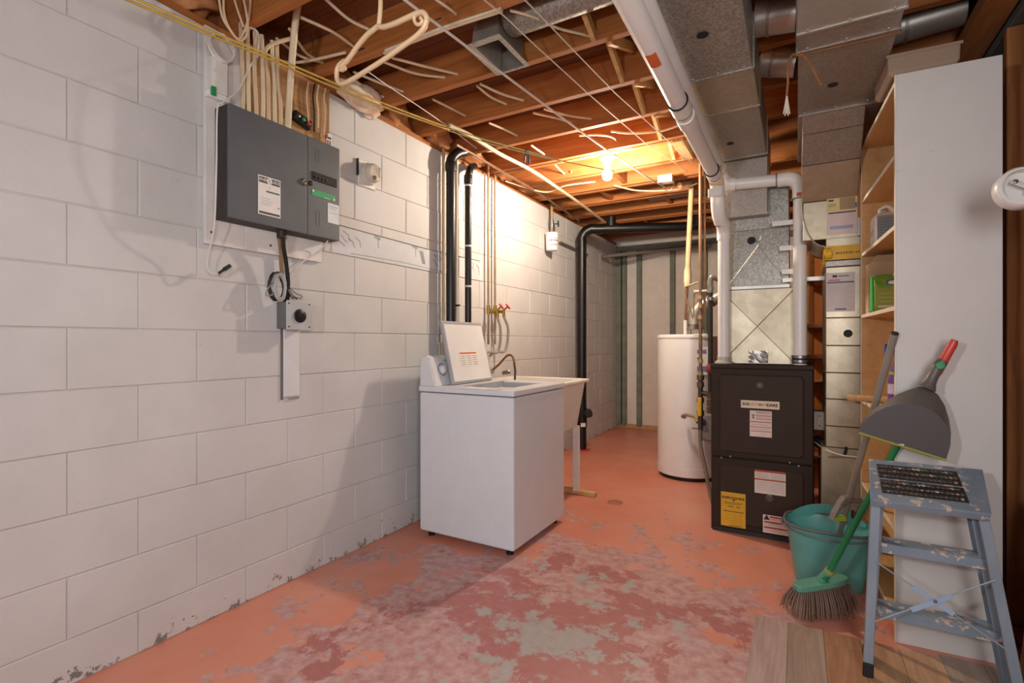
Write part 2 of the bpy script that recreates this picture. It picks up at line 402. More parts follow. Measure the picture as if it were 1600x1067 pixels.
# ================================================================== LAUNDRY TUB
def laundry_tub():
    t = thing('laundry_tub', 'white moulded laundry tub on wooden legs behind the washing machine', 'laundry tub', (.42, 3.22, 0))
    w = plain('#e9e4da', .4, 0, .02); X0, X1, Y0, Y1 = .10, .735, 2.96, 3.50
    m = MB()
    def rr(d, z): return [(X0+d, Y0+d, z), (X1-d, Y0+d, z), (X1-d, Y1-d, z), (X0+d, Y1-d, z)]
    m.loft([rr(.07, .50), rr(.025, .825), rr(0, .828), rr(0, .85), rr(.045, .85), rr(.085, .52), rr(.10, .515)], True, False)
    body = m.build('basin', w, t, .006, 2)
    for x, y in ((.16, 3.03), (.66, 3.03), (.16, 3.43), (.66, 3.43)):
        MB().beam((x, y, .03 if x > .5 else 0), (x, y, .51), .05, .022, (0, 1, 0)).build('leg', w, t, .003)
    MB().beam((.80, 3.455, .018), (.42, 3.475, .018), .05, .034).build('foot_board', M['pale'], t, .004)
    MB().beam((.672, 3.440, .036), (.645, 3.43, .36), .020, .02, (0, 1, 0)).build('leg', M['pale'], t, .003)
    br = plain('#8a6236', .4, .6, .15); a = on(779, 569, 'y', 3.1); 
    tap = MB().tube(smooth([on(770, 578, 'y', 3.12), on(780, 569, 'y', 3.12), on(792, 556, 'y', 3.12), on(800, 556, 'y', 3.12), on(804, 566, 'y', 3.12)], 5), .0085, 8).build('faucet', br, t)
    MB().tube([on(803, 563, 'y', 3.12), on(805, 580, 'y', 3.12), on(804.5, 594, 'y', 3.12)], .008, 8).build('spout', plain('#4b331c', .5), tap)
    MB().lathe([(.014, 0), (.016, .05), (.006, .06)], on(786, 583, 'y', 3.1), (1, 0, .2), 10).build('faucet_handle', M['steel'], t)
laundry_tub()
# hot and cold supply pipes with red valves and hoses
for px, nm in ((763, 'left'), (773.5, 'right')):
    p = on(px, 487, 'x', .03)
    t = thing('water_supply_pipe', ('thin copper water pipe down the block wall feeding the %s red-handled tap' % nm), 'pipe', (p.x, p.y, 0), None)
    MB().tube([(p.x, p.y, 2.47), (p.x, p.y, 1.10)], .0085, 8).build('pipe', M['oldcopper'], t)
    br = MB().tube([(p.x, p.y, p.z-.02), (p.x, p.y, p.z+.05)], .014, 10).tube([(p.x, p.y, p.z), (p.x+.07, p.y+.01, p.z)], .013, 10).tube([(p.x+.07, p.y+.01, p.z+.01), (p.x+.075, p.y+.01, p.z-.045)], .012, 10)
    v = br.build('valve_body', M['brass'], t)
    ax = V((.75, .2, .6)).normalized()
    q = V((p.x+.07, p.y+.01, p.z+.01))
    MB().tube([q, q+ax*.04], .007, 8).build('valve_stem', M['brass'], v)
    MB().lathe([(.010, 0), (.026, .003), (.027, .010), (.012, .014), (0, .012)], q+ax*.038, ax, 14).build('valve_handle', M['red'], v)
    s = V((p.x+.075, p.y+.01, p.z-.04)); d = .05 if nm == 'right' else .02
    MB().tube(smooth([s, s+V((.02, d*.6, -.10)), s+V((.0, d*.3, -.26)), V((.075, p.y-.14, 1.02)), V((.05 if nm == 'left' else .085, 2.925 if nm == 'left' else 2.938, .72))], 6), .0105, 8).build('hose', plain('#9a9691', .45), t)
# vent pipes: two black vertical pipes
def black_pipe(px, r, label, x, ztop, dx):
    p = on(px, 420, 'x', x); t = thing('drain_pipe', label, 'pipe', (p.x, p.y, 0))
    MB().tube([(p.x, p.y, .02), (p.x, p.y, ztop)], r, 16).build('pipe', M['black'], t)
    MB().lathe([(r+.006, 0), (r+.007, .02), (r+.007, .05), (r+.004, .06)], (p.x, p.y, ztop-.03), n=16).build('coupling', M['black'], t)
    MB().tube(smooth([(p.x, p.y, ztop+.02), (p.x+.004, p.y+.01, ztop+.06), (p.x+dx*.5, p.y+.05, ztop+.10), (p.x+dx, p.y+.11, ztop+.13)], 5), r*1.08, 14).build('elbow', M['black'], t)
    return p, t
p, t = black_pipe(704.5, .031, 'thicker black vent pipe on the block wall left of its thin twin', .085, 2.27, .03)
MB().tube([(p.x+.05, p.y+.03, 1.36), (p.x-.05, p.y+.03, 1.36)], .007, 6).build('bracket', M['dark'], t)
p, t = black_pipe(731.5, .023, 'thinner black drain pipe with pale straps on the block wall', .07, 2.25, -.02)
for z in (2.20, 1.78, 1.50): MB().lathe([(.0245, 0), (.0245, .012)], (p.x, p.y, z), n=14).build('strap', M['offwhite'], t)
p = on(693, 420, 'x', .02); t = thing('painted_pipe', 'slim cream painted pipe just left of the thick black pipe', 'pipe', (p.x, p.y, 0))
MB().tube([(p.x, p.y, 2.40), (p.x, p.y, .95)], .011, 8).build('pipe', plain('#b39b7d', .6), t)
MB().obox((p.x-.006, p.y, 1.02), (.006, 0, 0), (0, .04, 0), (0, 0, .10)).build('wall_plate', plain('#cdbfa8', .6), t, .004)
p = on(714, 420, 'x', .02); tag(MB().tube([(p.x, p.y, 2.38), (p.x, p.y, .9)], .009, 8).build('painted_pipe', plain('#cfc3b0', .6)), 'slim whitish pipe just right of the thick black pipe', 'pipe')
# big black stack in the far corner
def stack():
    x, y, r = .12, 4.90, .048; t = thing('drain_stack', 'large black plastic drain stack with elbow and long arm under the far joists', 'pipe', (x, y, 0))
    a, b = V((x, y, 2.287)), V((1.13, 5.33, 2.287)); d = (b-a).normalized()
    MB().tube([(x, y, .0), (x, y, 2.17)], r, 18).build('pipe', M['black'], t)
    MB().tube(smooth([(x, y, 2.16), (x, y, 2.20), a+d*.035-V((0, 0, .03)), a+d*.09, a+d*.13], 5), r*1.07, 18).build('elbow', M['black'], t)
    MB().tube([a+d*.12, b], r, 18).build('arm', M['black'], t)
    e = a+d*.30
    MB().tube([e, e+V((0, 0, .118))], r, 16).tube([e-d*.08, e+d*.08], r*1.1, 18).build('tee', M['black'], t)
    MB().tube([b-d*.02, b+d*.05, b+d*.065+V((0, 0, .105))], r*1.07, 16).build('elbow', M['black'], t)
    c = MB().tube([(x, y, .24), (x, y, .44)], r*1.12, 18).build('cleanout_tee', M['black'], t)
    ax = V((.8, -.3, .25)).normalized(); o = V((x, y, .36))
    MB().tube([o, o+ax*.10], r*.85, 14).build('cleanout_neck', M['blackmatte'], c)
    MB().lathe([(r*.95, 0), (r*.95, .02), (r*.4, .022), (r*.4, .035), (0, .035)], o+ax*.09, ax, 14).build('cleanout_cap', plain('#3a3836', .5), c)
    f = V((.62, -.78, 0)).normalized(); u = V((.78, .62, 0)).normalized(); m = MB()
    for k in range(5):
        a0, a1 = -.5+.2*k, -.3+.2*k
        P = [V((x, y, zz))+(f*math.cos(an)+u*math.sin(an))*(r*1.12+.001) for an, zz in ((a0, .245), (a1, .245), (a1, .285), (a0, .285))]
        m._add(P, [(0, 1, 2, 3)])
    m.build('label', M['paper'], c)
    MB().lathe([(.09, 0), (.09, .006), (.06, .012)], (x, y, 0), n=18).build('floor_collar', M['red'], t)
stack()
# gas shutoff pipe with a hung plastic tub
def gas_drop():
    p = on(862, 340, 'x', .04); t = thing('gas_valve_pipe', 'short vertical pipe with a wheel valve hanging from the joists above a white tub', 'pipe', (p.x, p.y, 0))
    MB().tube([(p.x, p.y, 2.42), (p.x, p.y, 2.10)], .014, 10).build('pipe', M['oldcopper'], t)
    v = MB().tube([(p.x, p.y, 2.27), (p.x, p.y, 2.20)], .021, 10).build('valve_body', M['steel'], t)
    MB().tube([(p.x, p.y, 2.235), (p.x+.06, p.y+.02, 2.235)], .007, 8).build('valve_stem', M['steel'], v)
    MB().lathe([(.03, 0), (.03, .008), (.008, .01)], (p.x+.055, p.y+.02, 2.235), (1, .3, 0), 10).build('valve_wheel', M['dark'], v)
    q = on(862, 392, 'x', .07); t2 = thing('plastic_tub', 'small white plastic tub with printed label hung on the block wall', 'tub', (q.x, q.y, q.z-.001))
    MB().lathe([(.046, 0), (.052, .004), (.058, .15), (.061, .152), (.061, .165), (.054, .165), (.05, .02)], (q.x, q.y, q.z), n=20).build('tub_body', M['white'], t2)
    f = V((.75, -.66, 0)).normalized(); u = V((.66, .75, 0)).normalized()
    for zz, ww, mm in ((.105, .05, plain('#b7a9c6', .7)), (.085, .07, plain('#8f8298', .7)), (.045, .05, plain('#a79bb0', .7))):
        m = MB(); r = .0575
        for k in range(4):
            an = [(-.5+k*.25)*ww/.045, (-.25+k*.25)*ww/.045]
            P = [V((q.x, q.y, q.z+h))+(f*math.cos(b_)+u*math.sin(b_))*(r+.001) for b_, h in ((an[0], zz), (an[1], zz), (an[1], zz+.012), (an[0], zz+.012))]
            m._add(P, [(0, 1, 2, 3)])
        m.build('printed_line', mm, t2)
    MB().tube([(q.x-.055, q.y, q.z+.14), (q.x-.055, q.y, 2.11)], .004, 6).build('hanging_wire', M['steel'], t2)
gas_drop()
tag(MB().tube([on(875, 378, 'x', .03), on(918, 398, 'x', .03)], .011, 8).build('conduit', plain('#77736d', .5, .3)), 'thin grey conduit running along the wall behind the black stack', 'conduit')
tag(MB().tube([on(941, 401, 'x', .04), on(1030, 391, 'y', 6.2), on(1110, 382, 'y', 6.2)], .022, 10).build('conduit', plain('#8b857c', .5, .3)), 'grey horizontal pipe spanning the far corner in front of the green studs', 'conduit')
# floor drain
p = on(961, 785, 'z', 0); t = thing('floor_drain', 'small round grated drain set in the salmon floor', 'drain', (p.x, p.y, 0))
MB().lathe([(.055, -.004), (.055, .002), (.044, .003), (.044, -.004)], (p.x, p.y, 0), n=22).build('drain_ring', plain('#b27660', .5), t)
m = MB()
for k in range(-3, 4): m.box((p.x-.040*math.sqrt(max(.01, 1-(k/3.6)**2)), p.y+k*.012-.003, -.002), (p.x+.040*math.sqrt(max(.01, 1-(k/3.6)**2)), p.y+k*.012+.003, .002))
m.build('grate', plain('#c78468', .5), t)
MB().lathe([(.044, .0006), (.0, .0006)], (p.x, p.y, 0), n=18, cap=False).build('drain_well', plain('#7d4a3c', .7), t)
# ================================================================== ELECTRICAL PANEL AND ITS WIRING
bd = thing('panel_board', 'white painted plywood backing board behind the grey electrical panel', 'board', (.01, 1.45, 1.51))
B((.0035, 1.135, 1.512), (.022, 1.30, 2.38)).build('painted_side', plain('#ddd8d1', .65, 0, .05), bd, .002)
B((.0035, 1.3015, 1.512), (.022, 1.70, 2.06)).build('painted_side', plain('#ddd8d1', .65, 0, .05), bd, .002)
B((.0035, 1.3015, 2.0615), (.022, 1.745, 2.38)).build('bare_side', M['ply'], bd, .002)
for yy, zz in ((1.16, 1.56), (1.42, 1.55)): MB().lathe([(.006, 0), (.005, .002)], (.0222, yy, zz), (1, 0, 0), 10).build('screw', M['steel'], bd)
def epanel():
    Y0, Y1, Z0, Z1, X1 = 1.172, 1.722, 1.612, 2.062, .12
    t = thing('electrical_panel', 'dark grey electrical breaker panel with white notice sheet and green sticker', 'electrical panel', (.02, (Y0+Y1)/2, Z0))
    g = M['panelgrey']
    B((.0225, Y0, Z0), (X1-.012, Y1, Z1)).build('enclosure', plain('#332b26', .6, 0, .15), t, .003)
    ys = on(480.5, 300, 'x', X1).y
    d1 = B((X1-.012, Y0, Z0), (X1, ys-.0015, Z1)).build('door', g, t, .003, 2)
    d2 = B((X1-.012, ys+.0015, Z0), (X1, Y1, Z1)).build('cover', g, t, .003, 2)
    U, W = (0, 1, 0), (0, 0, 1)
    def rect(a, b): # photo corners upper-left, lower-right
        p, q = on(*a, 'x', X1), on(*b, 'x', X1); return p, q
    p, q = on(403, 272, 'x', X1), on(438, 341, 'x', X1); z0 = on(403, 333.5, 'x', X1).z
    s = label_sheet('notice_sheet', (X1+.0003, p.y, z0), U, W, q.y-p.y, p.z-z0, [(.03, .82, .97, .97, 1), (.04, .03, .96, .085, 1), (.35, .60, .95, .64, 2)]+[(.1, .26+.055*k, .55+.06*(k % 3), .275+.055*k, 3) for k in range(4)]+[(.86, .24, .95, .262, 1)], [M['paper'], plain('#4b4b4d', .7), plain('#3f6f66', .7), plain('#b9b6bd', .8)], d1)
    yc = (p.y+q.y)/2; zt = z0+(p.z-z0)*.895
    text('ENERGUIDE', (X1+.0023, yc, zt), U, W, .0125, M['paper'], s, bold=.012)
    MB().lathe([(.0125, 0), (.0125, .0006)], (X1+.0018, yc, zt), (1, 0, 0), 20).build('emblem', M['paper'], s)
    MB().obox((X1+.0027, yc, zt), (.0003, 0, 0), V((0, .6, -.8))*.009, V((0, .8, .6))*.0022).build('emblem_hand', plain('#4b4b4d', .7), s)
    text('?', (X1+.0021, yc, z0+(p.z-z0)*.72), U, W, .012, plain('#6f6f75', .7), s)
    o = on(474.5, 284.5, 'x', X1)
    lk = MB().lathe([(.016, 0), (.016, .005), (.012, .007), (.012, .010), (0, .010)], (X1, o.y, o.z), (1, 0, 0), 18).build('lock', M['steel'], d1)
    MB().obox((X1+.0105, o.y, o.z), (.0008, 0, 0), (0, .008, .006), (0, -.0012, .0016)).build('key_slot', M['dark'], lk)
    o = on(484.5, 286.5, 'x', X1); MB().lathe([(.011, 0), (.011, .008), (.006, .012), (0, .012)], (X1, o.y, o.z), (1, 0, 0), 12).build('latch', M['dark'], d2)
    # main breaker in a black window
    p, q = on(487.5, 272, 'x', X1), on(525.5, 293.5, 'x', X1); z0 = on(487.5, 281, 'x', X1).z
    br = B((X1+.0002, p.y, q.z), (X1+.006, q.y, q.z+(p.z-z0)*1.5)).build('main_breaker', M['blackmatte'], d2, .002)
    for k in range(4): B((X1+.006, p.y+.012+.02*k, q.z+.012), (X1+.010, p.y+.022+.02*k, q.z+.021)).build('breaker_toggle', plain('#2f2d2c', .4), br)
    p, q = on(487.2, 296, 'x', X1), on(523.5, 315.5, 'x', X1); h = p.z-on(487.2, 304.5, 'x', X1).z
    st = label_sheet('green_sticker', (X1+.0003, p.y, q.z), U, W, q.y-p.y, h*1.15, [(.02, .55, .08, .95, 1), (.92, .05, .98, .5, 1), (.5, .12, .75, .2, 1)], [plain('#1f9d63', .5), M['paper']], d2)
    p, q = on(512, 319.5, 'x', X1), on(529.5, 355, 'x', X1); h = p.z-on(512, 350.5, 'x', X1).z
    label_sheet('white_sheet', (X1+.0003, p.y, q.z+.01), U, W, min(q.y, Y1)-p.y, h, [(.1, .82, .9, .86, 1), (.1, .72, .7, .75, 1), (.1, .5, .9, .53, 1)], [plain('#dfe6e8', .7), plain('#b0b6bb', .8)], d2)
    for a, b in (((493.5, 232), (498.5, 255)), ((494, 328), (499, 354))):
        p, q = on(*a, 'x', X1), on(*b, 'x', X1); m = MB()
        for yy in (p.y, q.y): m.tube([(X1, yy, p.z), (X1, yy, q.z)], .0016, 5)
        m.build('pressed_slot', plain('#3f4346', .5), d2)
    # cable gland at the bottom
    MB().lathe([(.02, 0), (.02, .03)], (.075, on(441, 362, 'x', .08).y, Z0-.03), n=12).build('cable_gland', M['dark'], t)
epanel()
# cables rising from the panel top to the joists
rise = [(379, 376, 174, 80), (389, 386.5, 180, 72), (401, 398, 186, 70), (410.5, 409, 190, 60), (419.5, 413.5, 193, 58), (429.5, 425, 197, 68), (438, 432.5, 200, 68)]
for i, (xb, xt, yb, yt) in enumerate(rise):
    a = on(xb, yb, 'x', .085); b = on(xt, 95, 'x', .075); a.z = 2.055; c = V((b.x, b.y, 2.43))
    mid = [a, V((.083, a.y+random.uniform(-.004, .004), 2.16)), V((.08, (a.y+b.y)/2+random.uniform(-.006, .006), 2.27)), V((.078, b.y, 2.36)), c]
    if i == 4: mid[-1:] = [V((.09, b.y+.03, 2.41)), V((.14, b.y+.10, 2.46))]
    tag(MB().tube(smooth(mid, 5), .0085, 8).build('panel_cable', M['cable'] if i % 2 else M['cable2']),
        'cream cable rising from the panel, %s' % ('leftmost of the seven', 'second of seven from the left', 'third of seven from the left', 'middle one of the seven', 'fifth of seven, bending right at the top', 'sixth of seven from the left', 'rightmost of the seven, beside the thick one')[i], 'cable', 'cream cables rising from the panel')
a = on(449, 205, 'x', .08); b = on(460, 60, 'x', .16)
tag(MB().tube(smooth([V((.08, a.y, 2.05)), V((.085, a.y+.004, 2.18)), on(455, 110, 'x', .12), on(461, 40, 'x', .2), on(468, -12, 'x', .26)], 6), .0145, 10).build('service_cable', M['cable']), 'thickest cream cable right of the row rising from the panel', 'cable')
# yellow-white thermostat wires and small stuff on the board
p = on(343, 117, 'x', .05)
wb_ = thing('bell_transformer', 'small white plastic box on the board left of the cream cables', 'junction box', (p.x, p.y, p.z-.09))
B((.0225, p.y-.032, p.z-.075), (.055, p.y+.032, p.z+.065)).build('box', M['offwhite'], wb_, .004, 2)
B((.0225, p.y-.045, p.z-.098), (.05, p.y+.045, p.z-.075)).build('terminal_strip', M['white'], wb_, .002)
B((.05, p.y-.036, p.z-.095), (.062, p.y-.018, p.z-.06)).build('green_connector', M['green'], wb_, .002)
def coil(name, c, ax1, ax2, r1, r2, n, rw, mat, label):
    pts = []
    for k in range(n*16+1):
        a = 2*math.pi*k/16; j = 1+.13*math.sin(k*.37)+.06*math.sin(k*1.1)
        pts.append(V(c)+V(ax1)*math.cos(a)*r1*j+V(ax2)*math.sin(a)*r2*j+V((.006*math.sin(k*.21), 0, 0)))
    return tag(MB().tube(pts, rw, 5).build(name, mat), label, 'wire')
p = on(348, 77, 'x', .06); coil('wire_coil', p, (0, 1, 0), (0, 0, 1), .052, .050, 5, .003, M['whitecable'], 'coil of thin white wire hung above the small white box')
wire('antenna_wire', [on(404, 84, 'x', .07), on(396, 95, 'x', .08), on(384, 118, 'x', .09), on(371, 142, 'x', .11), on(348, 160, 'x', .125), on(339.5, 170, 'x', .128), on(338, 260, 'x', .128), on(335, 350, 'x', .10), on(326, 395, 'x', .06), on(324, 415, 'x', .05), on(330, 427, 'x', .05), on(342, 427, 'x', .05)], .0032, M['whitecable'], 'thin white wire hanging past the panel edge with a dark green plug', 'wire')
tag(MB().tube([on(341, 427.5, 'x', .05), on(350, 421, 'x', .05)], .0055, 8).tube([on(350, 421, 'x', .05), on(359.5, 415, 'x', .05)], .008, 8).build('wire_plug', M['darkgreen']), 'dark green plug on the end of the hanging white wire', 'plug')
for k, pts in enumerate(([(349, 0), (350, 20), (356, 40), (372, 62), (383, 58), (387, 40), (383, 10), (378, -10)], [(341, -8), (347, 25), (360, 48), (374, 60), (388, 30), (392, -8)], [(364, -8), (372, 18), (380, 42)], [(372, 62), (384, 46), (394, 44), (403, 52), (404, 70), (401, 90)])):
    wire('loose_wire', [on(x, y, 'x', .16-.02*k) for x, y in pts], .0045, M['cable2'] if k != 3 else M['whitecable'], ['thick pale cable looping below the first joist near the wall', 'second pale cable loop beside the first joist', 'short pale cable dropping beside the first joist', 'white wire arcing over the tops of the cream cables'][k], 'wire')
p = on(474, 187, 'x', .05); db = thing('ground_block', 'black terminal block with green wires on bare plywood above the panel', 'terminal block', (p.x, p.y, p.z-.02))
MB().obox((.036, p.y, p.z), (.0135, 0, 0), (0, .045, -.012), (0, .006, .022)).build('block', M['black'], db, .003)
for k in range(3): MB().lathe([(.009, 0), (.009, .008), (.004, .01)], (.0495, p.y-.028+.028*k, p.z+.008-.008*k), (1, 0, 0), 8).build('terminal', [M['steel'], M['green'], M['red']][k], db)
for k, (x0, x1, y1, mt) in enumerate(((480, 482, 190, 'cable2'), (490, 491, 205, 'blackmatte'), (496, 497, 200, 'cable'), (501, 500, 214, 'oldcopper'), (507, 506, 212, 'cable2'), (512, 511, 216, 'oldcopper'))):
    wire('phone_wire', [on(x0+2, 128+k*2.5, 'x', .05), on(x0-1, 150+k, 'x', .05), on(x0+1, 175, 'x', .05), on(x1, y1, 'x', .05)], .004, M[mt], 'thin wire stapled to bare plywood above the panel, %s' % ('leftmost of six', 'second of six, dark', 'third of six from the left', 'fourth of six from the left', 'fifth of six from the left', 'rightmost of six, above the small card')[k], 'wire', 'thin wires stapled above the panel')
p = on(510, 205, 'x', .035); rt = thing('package_tag', 'small white and red printed card standing on the panel top', 'card', (p.x, p.y, p.z-.04))
label_sheet('card', (.046, p.y-.02, 2.066), (0, 1, 0), (0, 0, 1), .042, .085, [(0, .3, .22, 1, 1), (.1, .86, .95, .97, 2), (.3, .68, .9, .8, 3), (.3, .1, .42, .6, 3), (.5, .1, .6, .6, 3), (.7, .1, .85, .6, 3)], [M['paper'], M['red'], M['white'], M['dark']], rt)
# receptacle box and its cord
def range_outlet():
    y0, y1 = on(448, 490, 'x', .08).y, on(487, 490, 'x', .08).y; z0, z1 = on(448, 515, 'x', .08).z, on(448, 468.5, 'x', .08).z
    t = thing('range_receptacle', 'square metal box with round black receptacle on the white block wall', 'electrical outlet', (.04, (y0+y1)/2, z0))
    B((.002, y0+.004, z0+.006), (.074, y1-.004, z1-.006)).build('box', M['steel'], t, .003)
    B((.074, y0, z0), (.079, y1, z1)).build('cover_plate', plain('#c9ced2', .35, .3, .04), t, .006, 2)
    o = V((.079, (y0+y1)/2+.002, (z0+z1)/2-.002)); r = .031
    rc = MB().lathe([(r, 0), (r, .006), (r*.9, .008), (0, .008)], o, (1, 0, 0), 26).build('receptacle', M['black'], t)
    for dy, dz, a in ((-.012, .004, .5), (.012, .004, -.5), (0, -.014, 0)):
        MB().obox(o+V((.0084, dy, dz)), (.0005, 0, 0), V((0, math.sin(a), math.cos(a)))*.006, V((0, math.cos(a), -math.sin(a)))*.0016).build('slot', plain('#050505', .8), rc)
    for sy in (y0+.012, y1-.012):
        for sz in (z0+.014, z1-.014): MB().lathe([(.004, 0), (.003, .002)], (.079, sy, sz), (1, 0, 0), 8).build('screw', M['dark'], t)
    return y0, z0, z1
ry, rz0, rz1 = range_outlet()
wire('feed_cable', [on(442, 364, 'x', .08), on(443, 385, 'x', .07), on(447, 410, 'x', .06), on(450, 440, 'x', .055), on(449, 466, 'x', .05), V((.045, ry+.012, rz1-.008))], .0095, M['black'], 'thick black cable from the panel bottom down to the receptacle box', 'cable')
tag(MB().tube([on(436, 364, 'x', .03), on(439, 400, 'x', .02), on(441, 440, 'x', .02)], .010, 6).build('conduit_strip', plain('#8a6b4a', .7)), 'narrow brown strip on the wall beside the thick black cable', 'strip')
p = on(438, 449, 'x', .06)
coil('cord_coil', p, (0, 1, 0), (0, 0, 1), .028, .055, 6, .0035, plain('#aeb0b3', .45), 'bundled loops of grey cord hanging above the receptacle box')
coil('cord_coil', p+V((-.012, -.008, 0)), (0, 1, 0), (0, 0, 1), .036, .060, 4, .0035, M['dark'], 'bundled loops of dark cord behind the grey cord bundle')
for k, pts in enumerate(([(428, 440), (418, 452), (416, 461), (424, 461), (430, 455)], [(452, 448), (462, 458), (471, 462), (470, 466), (458, 462), (450, 452)], [(450, 450), (458, 462), (464, 467)], [(449, 452), (454, 462), (459, 467)])):
    wire('cord_end', [on(x, y, 'x', .06) for x, y in pts], .003, plain('#8c8f94', .5) if k < 2 else M['dark'], ['grey cord loop sticking out left of the cord bundle', 'grey cord loop sticking out right of the cord bundle', 'dark cord end, outer one right of the cord bundle', 'dark cord end, inner one right of the cord bundle'][k], 'cord')
wire('thin_wire', [on(512, 372, 'x', .09), on(511, 378, 'x', .08), on(498, 392, 'x', .04), on(475, 408, 'x', .02), on(453, 428, 'x', .03)], .0032, M['whitecable'], 'thin pale wire slanting from the panel corner to the cord bundle', 'wire')
# painted strip below the receptacle
pa = thing('wall_conduit', 'white painted conduit strip below the receptacle box', 'conduit', (.004, on(455, 570, 'x', 0).y, on(455, 630, 'x', 0).z))
y0, y1, z0 = on(443.5, 570, 'x', .01).y, on(469, 570, 'x', .01).y, on(443, 624, 'x', 0).z
B((.001, y0, z0+.01), (.010, y1, rz0+.02)).build('painted_strip', plain('#d9d9da', .6, 0, .03), pa, .003)
B((.001, y0-.011, z0), (.006, y0-.001, rz0+.005)).build('dark_channel', plain('#6f6a66', .7), pa)
MB().obox((.006, y0+.055, z0+.004), (.004, 0, 0), (0, .03, 0), (0, 0, .006)).build('chipped_end', plain('#9d9890', .8), pa, .003)
# round meter base
def meter():
    p = on(577.5, 272, 'x', .03); t = thing('meter_socket', 'round glass-fronted socket on a white octagonal plate right of the panel', 'meter socket', (.02, p.y, p.z-.07))
    a, b = on(562, 250, 'x', .004), on(598, 300, 'x', .004)
    B((.001, p.y-.062, p.z-.072), (.012, p.y+.066, p.z+.072)).build('plate', M['offwhite'], t, .004)
    MB().lathe([(.060, 0), (.060, .03), (.052, .034)], (.012, p.y, p.z), (1, 0, 0), 10).build('housing', plain('#cfc9bf', .45), t)
    g = MB().lathe([(.052, 0), (.050, .022), (.042, .032), (0, .034)], (.046, p.y, p.z), (1, 0, 0), 22).build('cover', plain('#c9c0b0', .2, 0, .2), t)
    MB().lathe([(.012, 0), (.012, .012)], (.07, p.y-.012, p.z-.028), (1, 0, -.4), 10).build('hole', plain('#5b4a36', .5), g)
    MB().obox((.078, p.y+.03, p.z+.01), (.003, 0, 0), (0, .006, 0), (0, 0, .025)).build('clip', M['steel'], g, .001)
    B((.001, p.y-.068, p.z-.02), (.014, p.y-.062, p.z+.07)).build('dark_edge', M['dark'], t)
meter()
# strip of old wallpaper border with pencil scribbles
def border():
    z0, z1 = 1.578, 1.723; t = thing('wallpaper_border', 'torn strip of pale wallpaper border with grey scribbles on the block wall', 'wallpaper strip', (.003, 2.4, z0))
    B((.0015, 1.775, z0), (.0027, 3.18, z1)).build('paper_strip', plain('#d3d5d8', .75, 0, .04), t)
    rnd = random.Random(3); ink = plain('#8d8a98', .8); ink2 = plain('#9fb0b0', .8)
    def stroke(pts, w, m_, nm):
        m = MB()
        for a, b in zip(pts, pts[1:]):
            d = V((0, b[0]-a[0], b[1]-a[1])); s = V((1, 0, 0)).cross(d).normalized()*w/2
            A, Bb = V((.0029, a[0], a[1])), V((.0029, b[0], b[1])); m._add([A-s, Bb-s, Bb+s, A+s], [(0, 1, 2, 3)])
        m.build(nm, m_, t)
    for base in (1.86, 2.56, 3.05):
        for k in range(5):
            y = base+rnd.uniform(-.06, .10); z = z1-.02-rnd.uniform(0, .05)
            stroke([(y, z), (y+rnd.uniform(.01, .04), z-rnd.uniform(.01, .03)), (y+rnd.uniform(.0, .06), z-rnd.uniform(.03, .05))], .005, ink, 'scribble')
    for y in (2.10, 2.42, 2.75): stroke([(y-.03, z1-.012), (y+.02, z1-.02)], .018, ink2, 'smudge'); stroke([(y, z1-.02), (y+.004, z1-.075)], .008, ink2, 'smudge')
    for y in (2.46,):
        for k in range(4): stroke([(y+.01*k, z1-.03), (y+.03+.008*k, z1-.11)], .007, ink, 'scribble')
    stroke([(1.9, z0+.012), (2.3, z0+.02), (2.7, z0+.010)], .006, ink2, 'smudge')
    m = MB().tube(smooth([(.0035, 1.80, z1+.002), (.0045, 2.2, z1-.004), (.006, 2.62, z1-.008), (.004, 3.15, z1)], 5), .003, 4).build('torn_edge', plain('#9a938b', .8), t)
border()
# ================================================================== LAMP
def lamp():
    c = V((.905, 3.40, 2.40)); t = thing('bare_bulb_lamp', 'lit bare bulb in a white porcelain holder under the joists', 'lamp', tuple(c))
    po = plain('#f1ede4', .25, 0, .01)
    MB().lathe([(.054, .022), (.056, .012), (.050, .0), (.030, -.006), (.026, -.040), (.0, -.040)], c, n=26).build('lamp_holder', po, t)
    em = bpy.data.materials.new('bulb_glow'); em.use_nodes = True; b = em.node_tree.nodes['Principled BSDF']
    b.inputs['Emission Color'].default_value = (1, .84, .67, 1); b.inputs['Emission Strength'].default_value = BULB_STRENGTH
    prof = [(.012, 0), (.014, -.02), (.022, -.036), (.030, -.052), (.034, -.072), (.030, -.092), (.018, -.104), (.0, -.107)]
    MB().lathe(prof, c+V((0, 0, -.040)), n=24).build('bulb', em, t)
lamp()
wire('lamp_cable', [(.905, 3.40, 2.421), (.90, 3.36, 2.45), on(962, 222, 'z', 2.47), on(955, 214, 'z', 2.47), on(935, 211, 'z', 2.46), on(905, 212, 'z', 2.45)], .006, M['cable'], 'cream cable curling up from the bulb holder', 'cable')
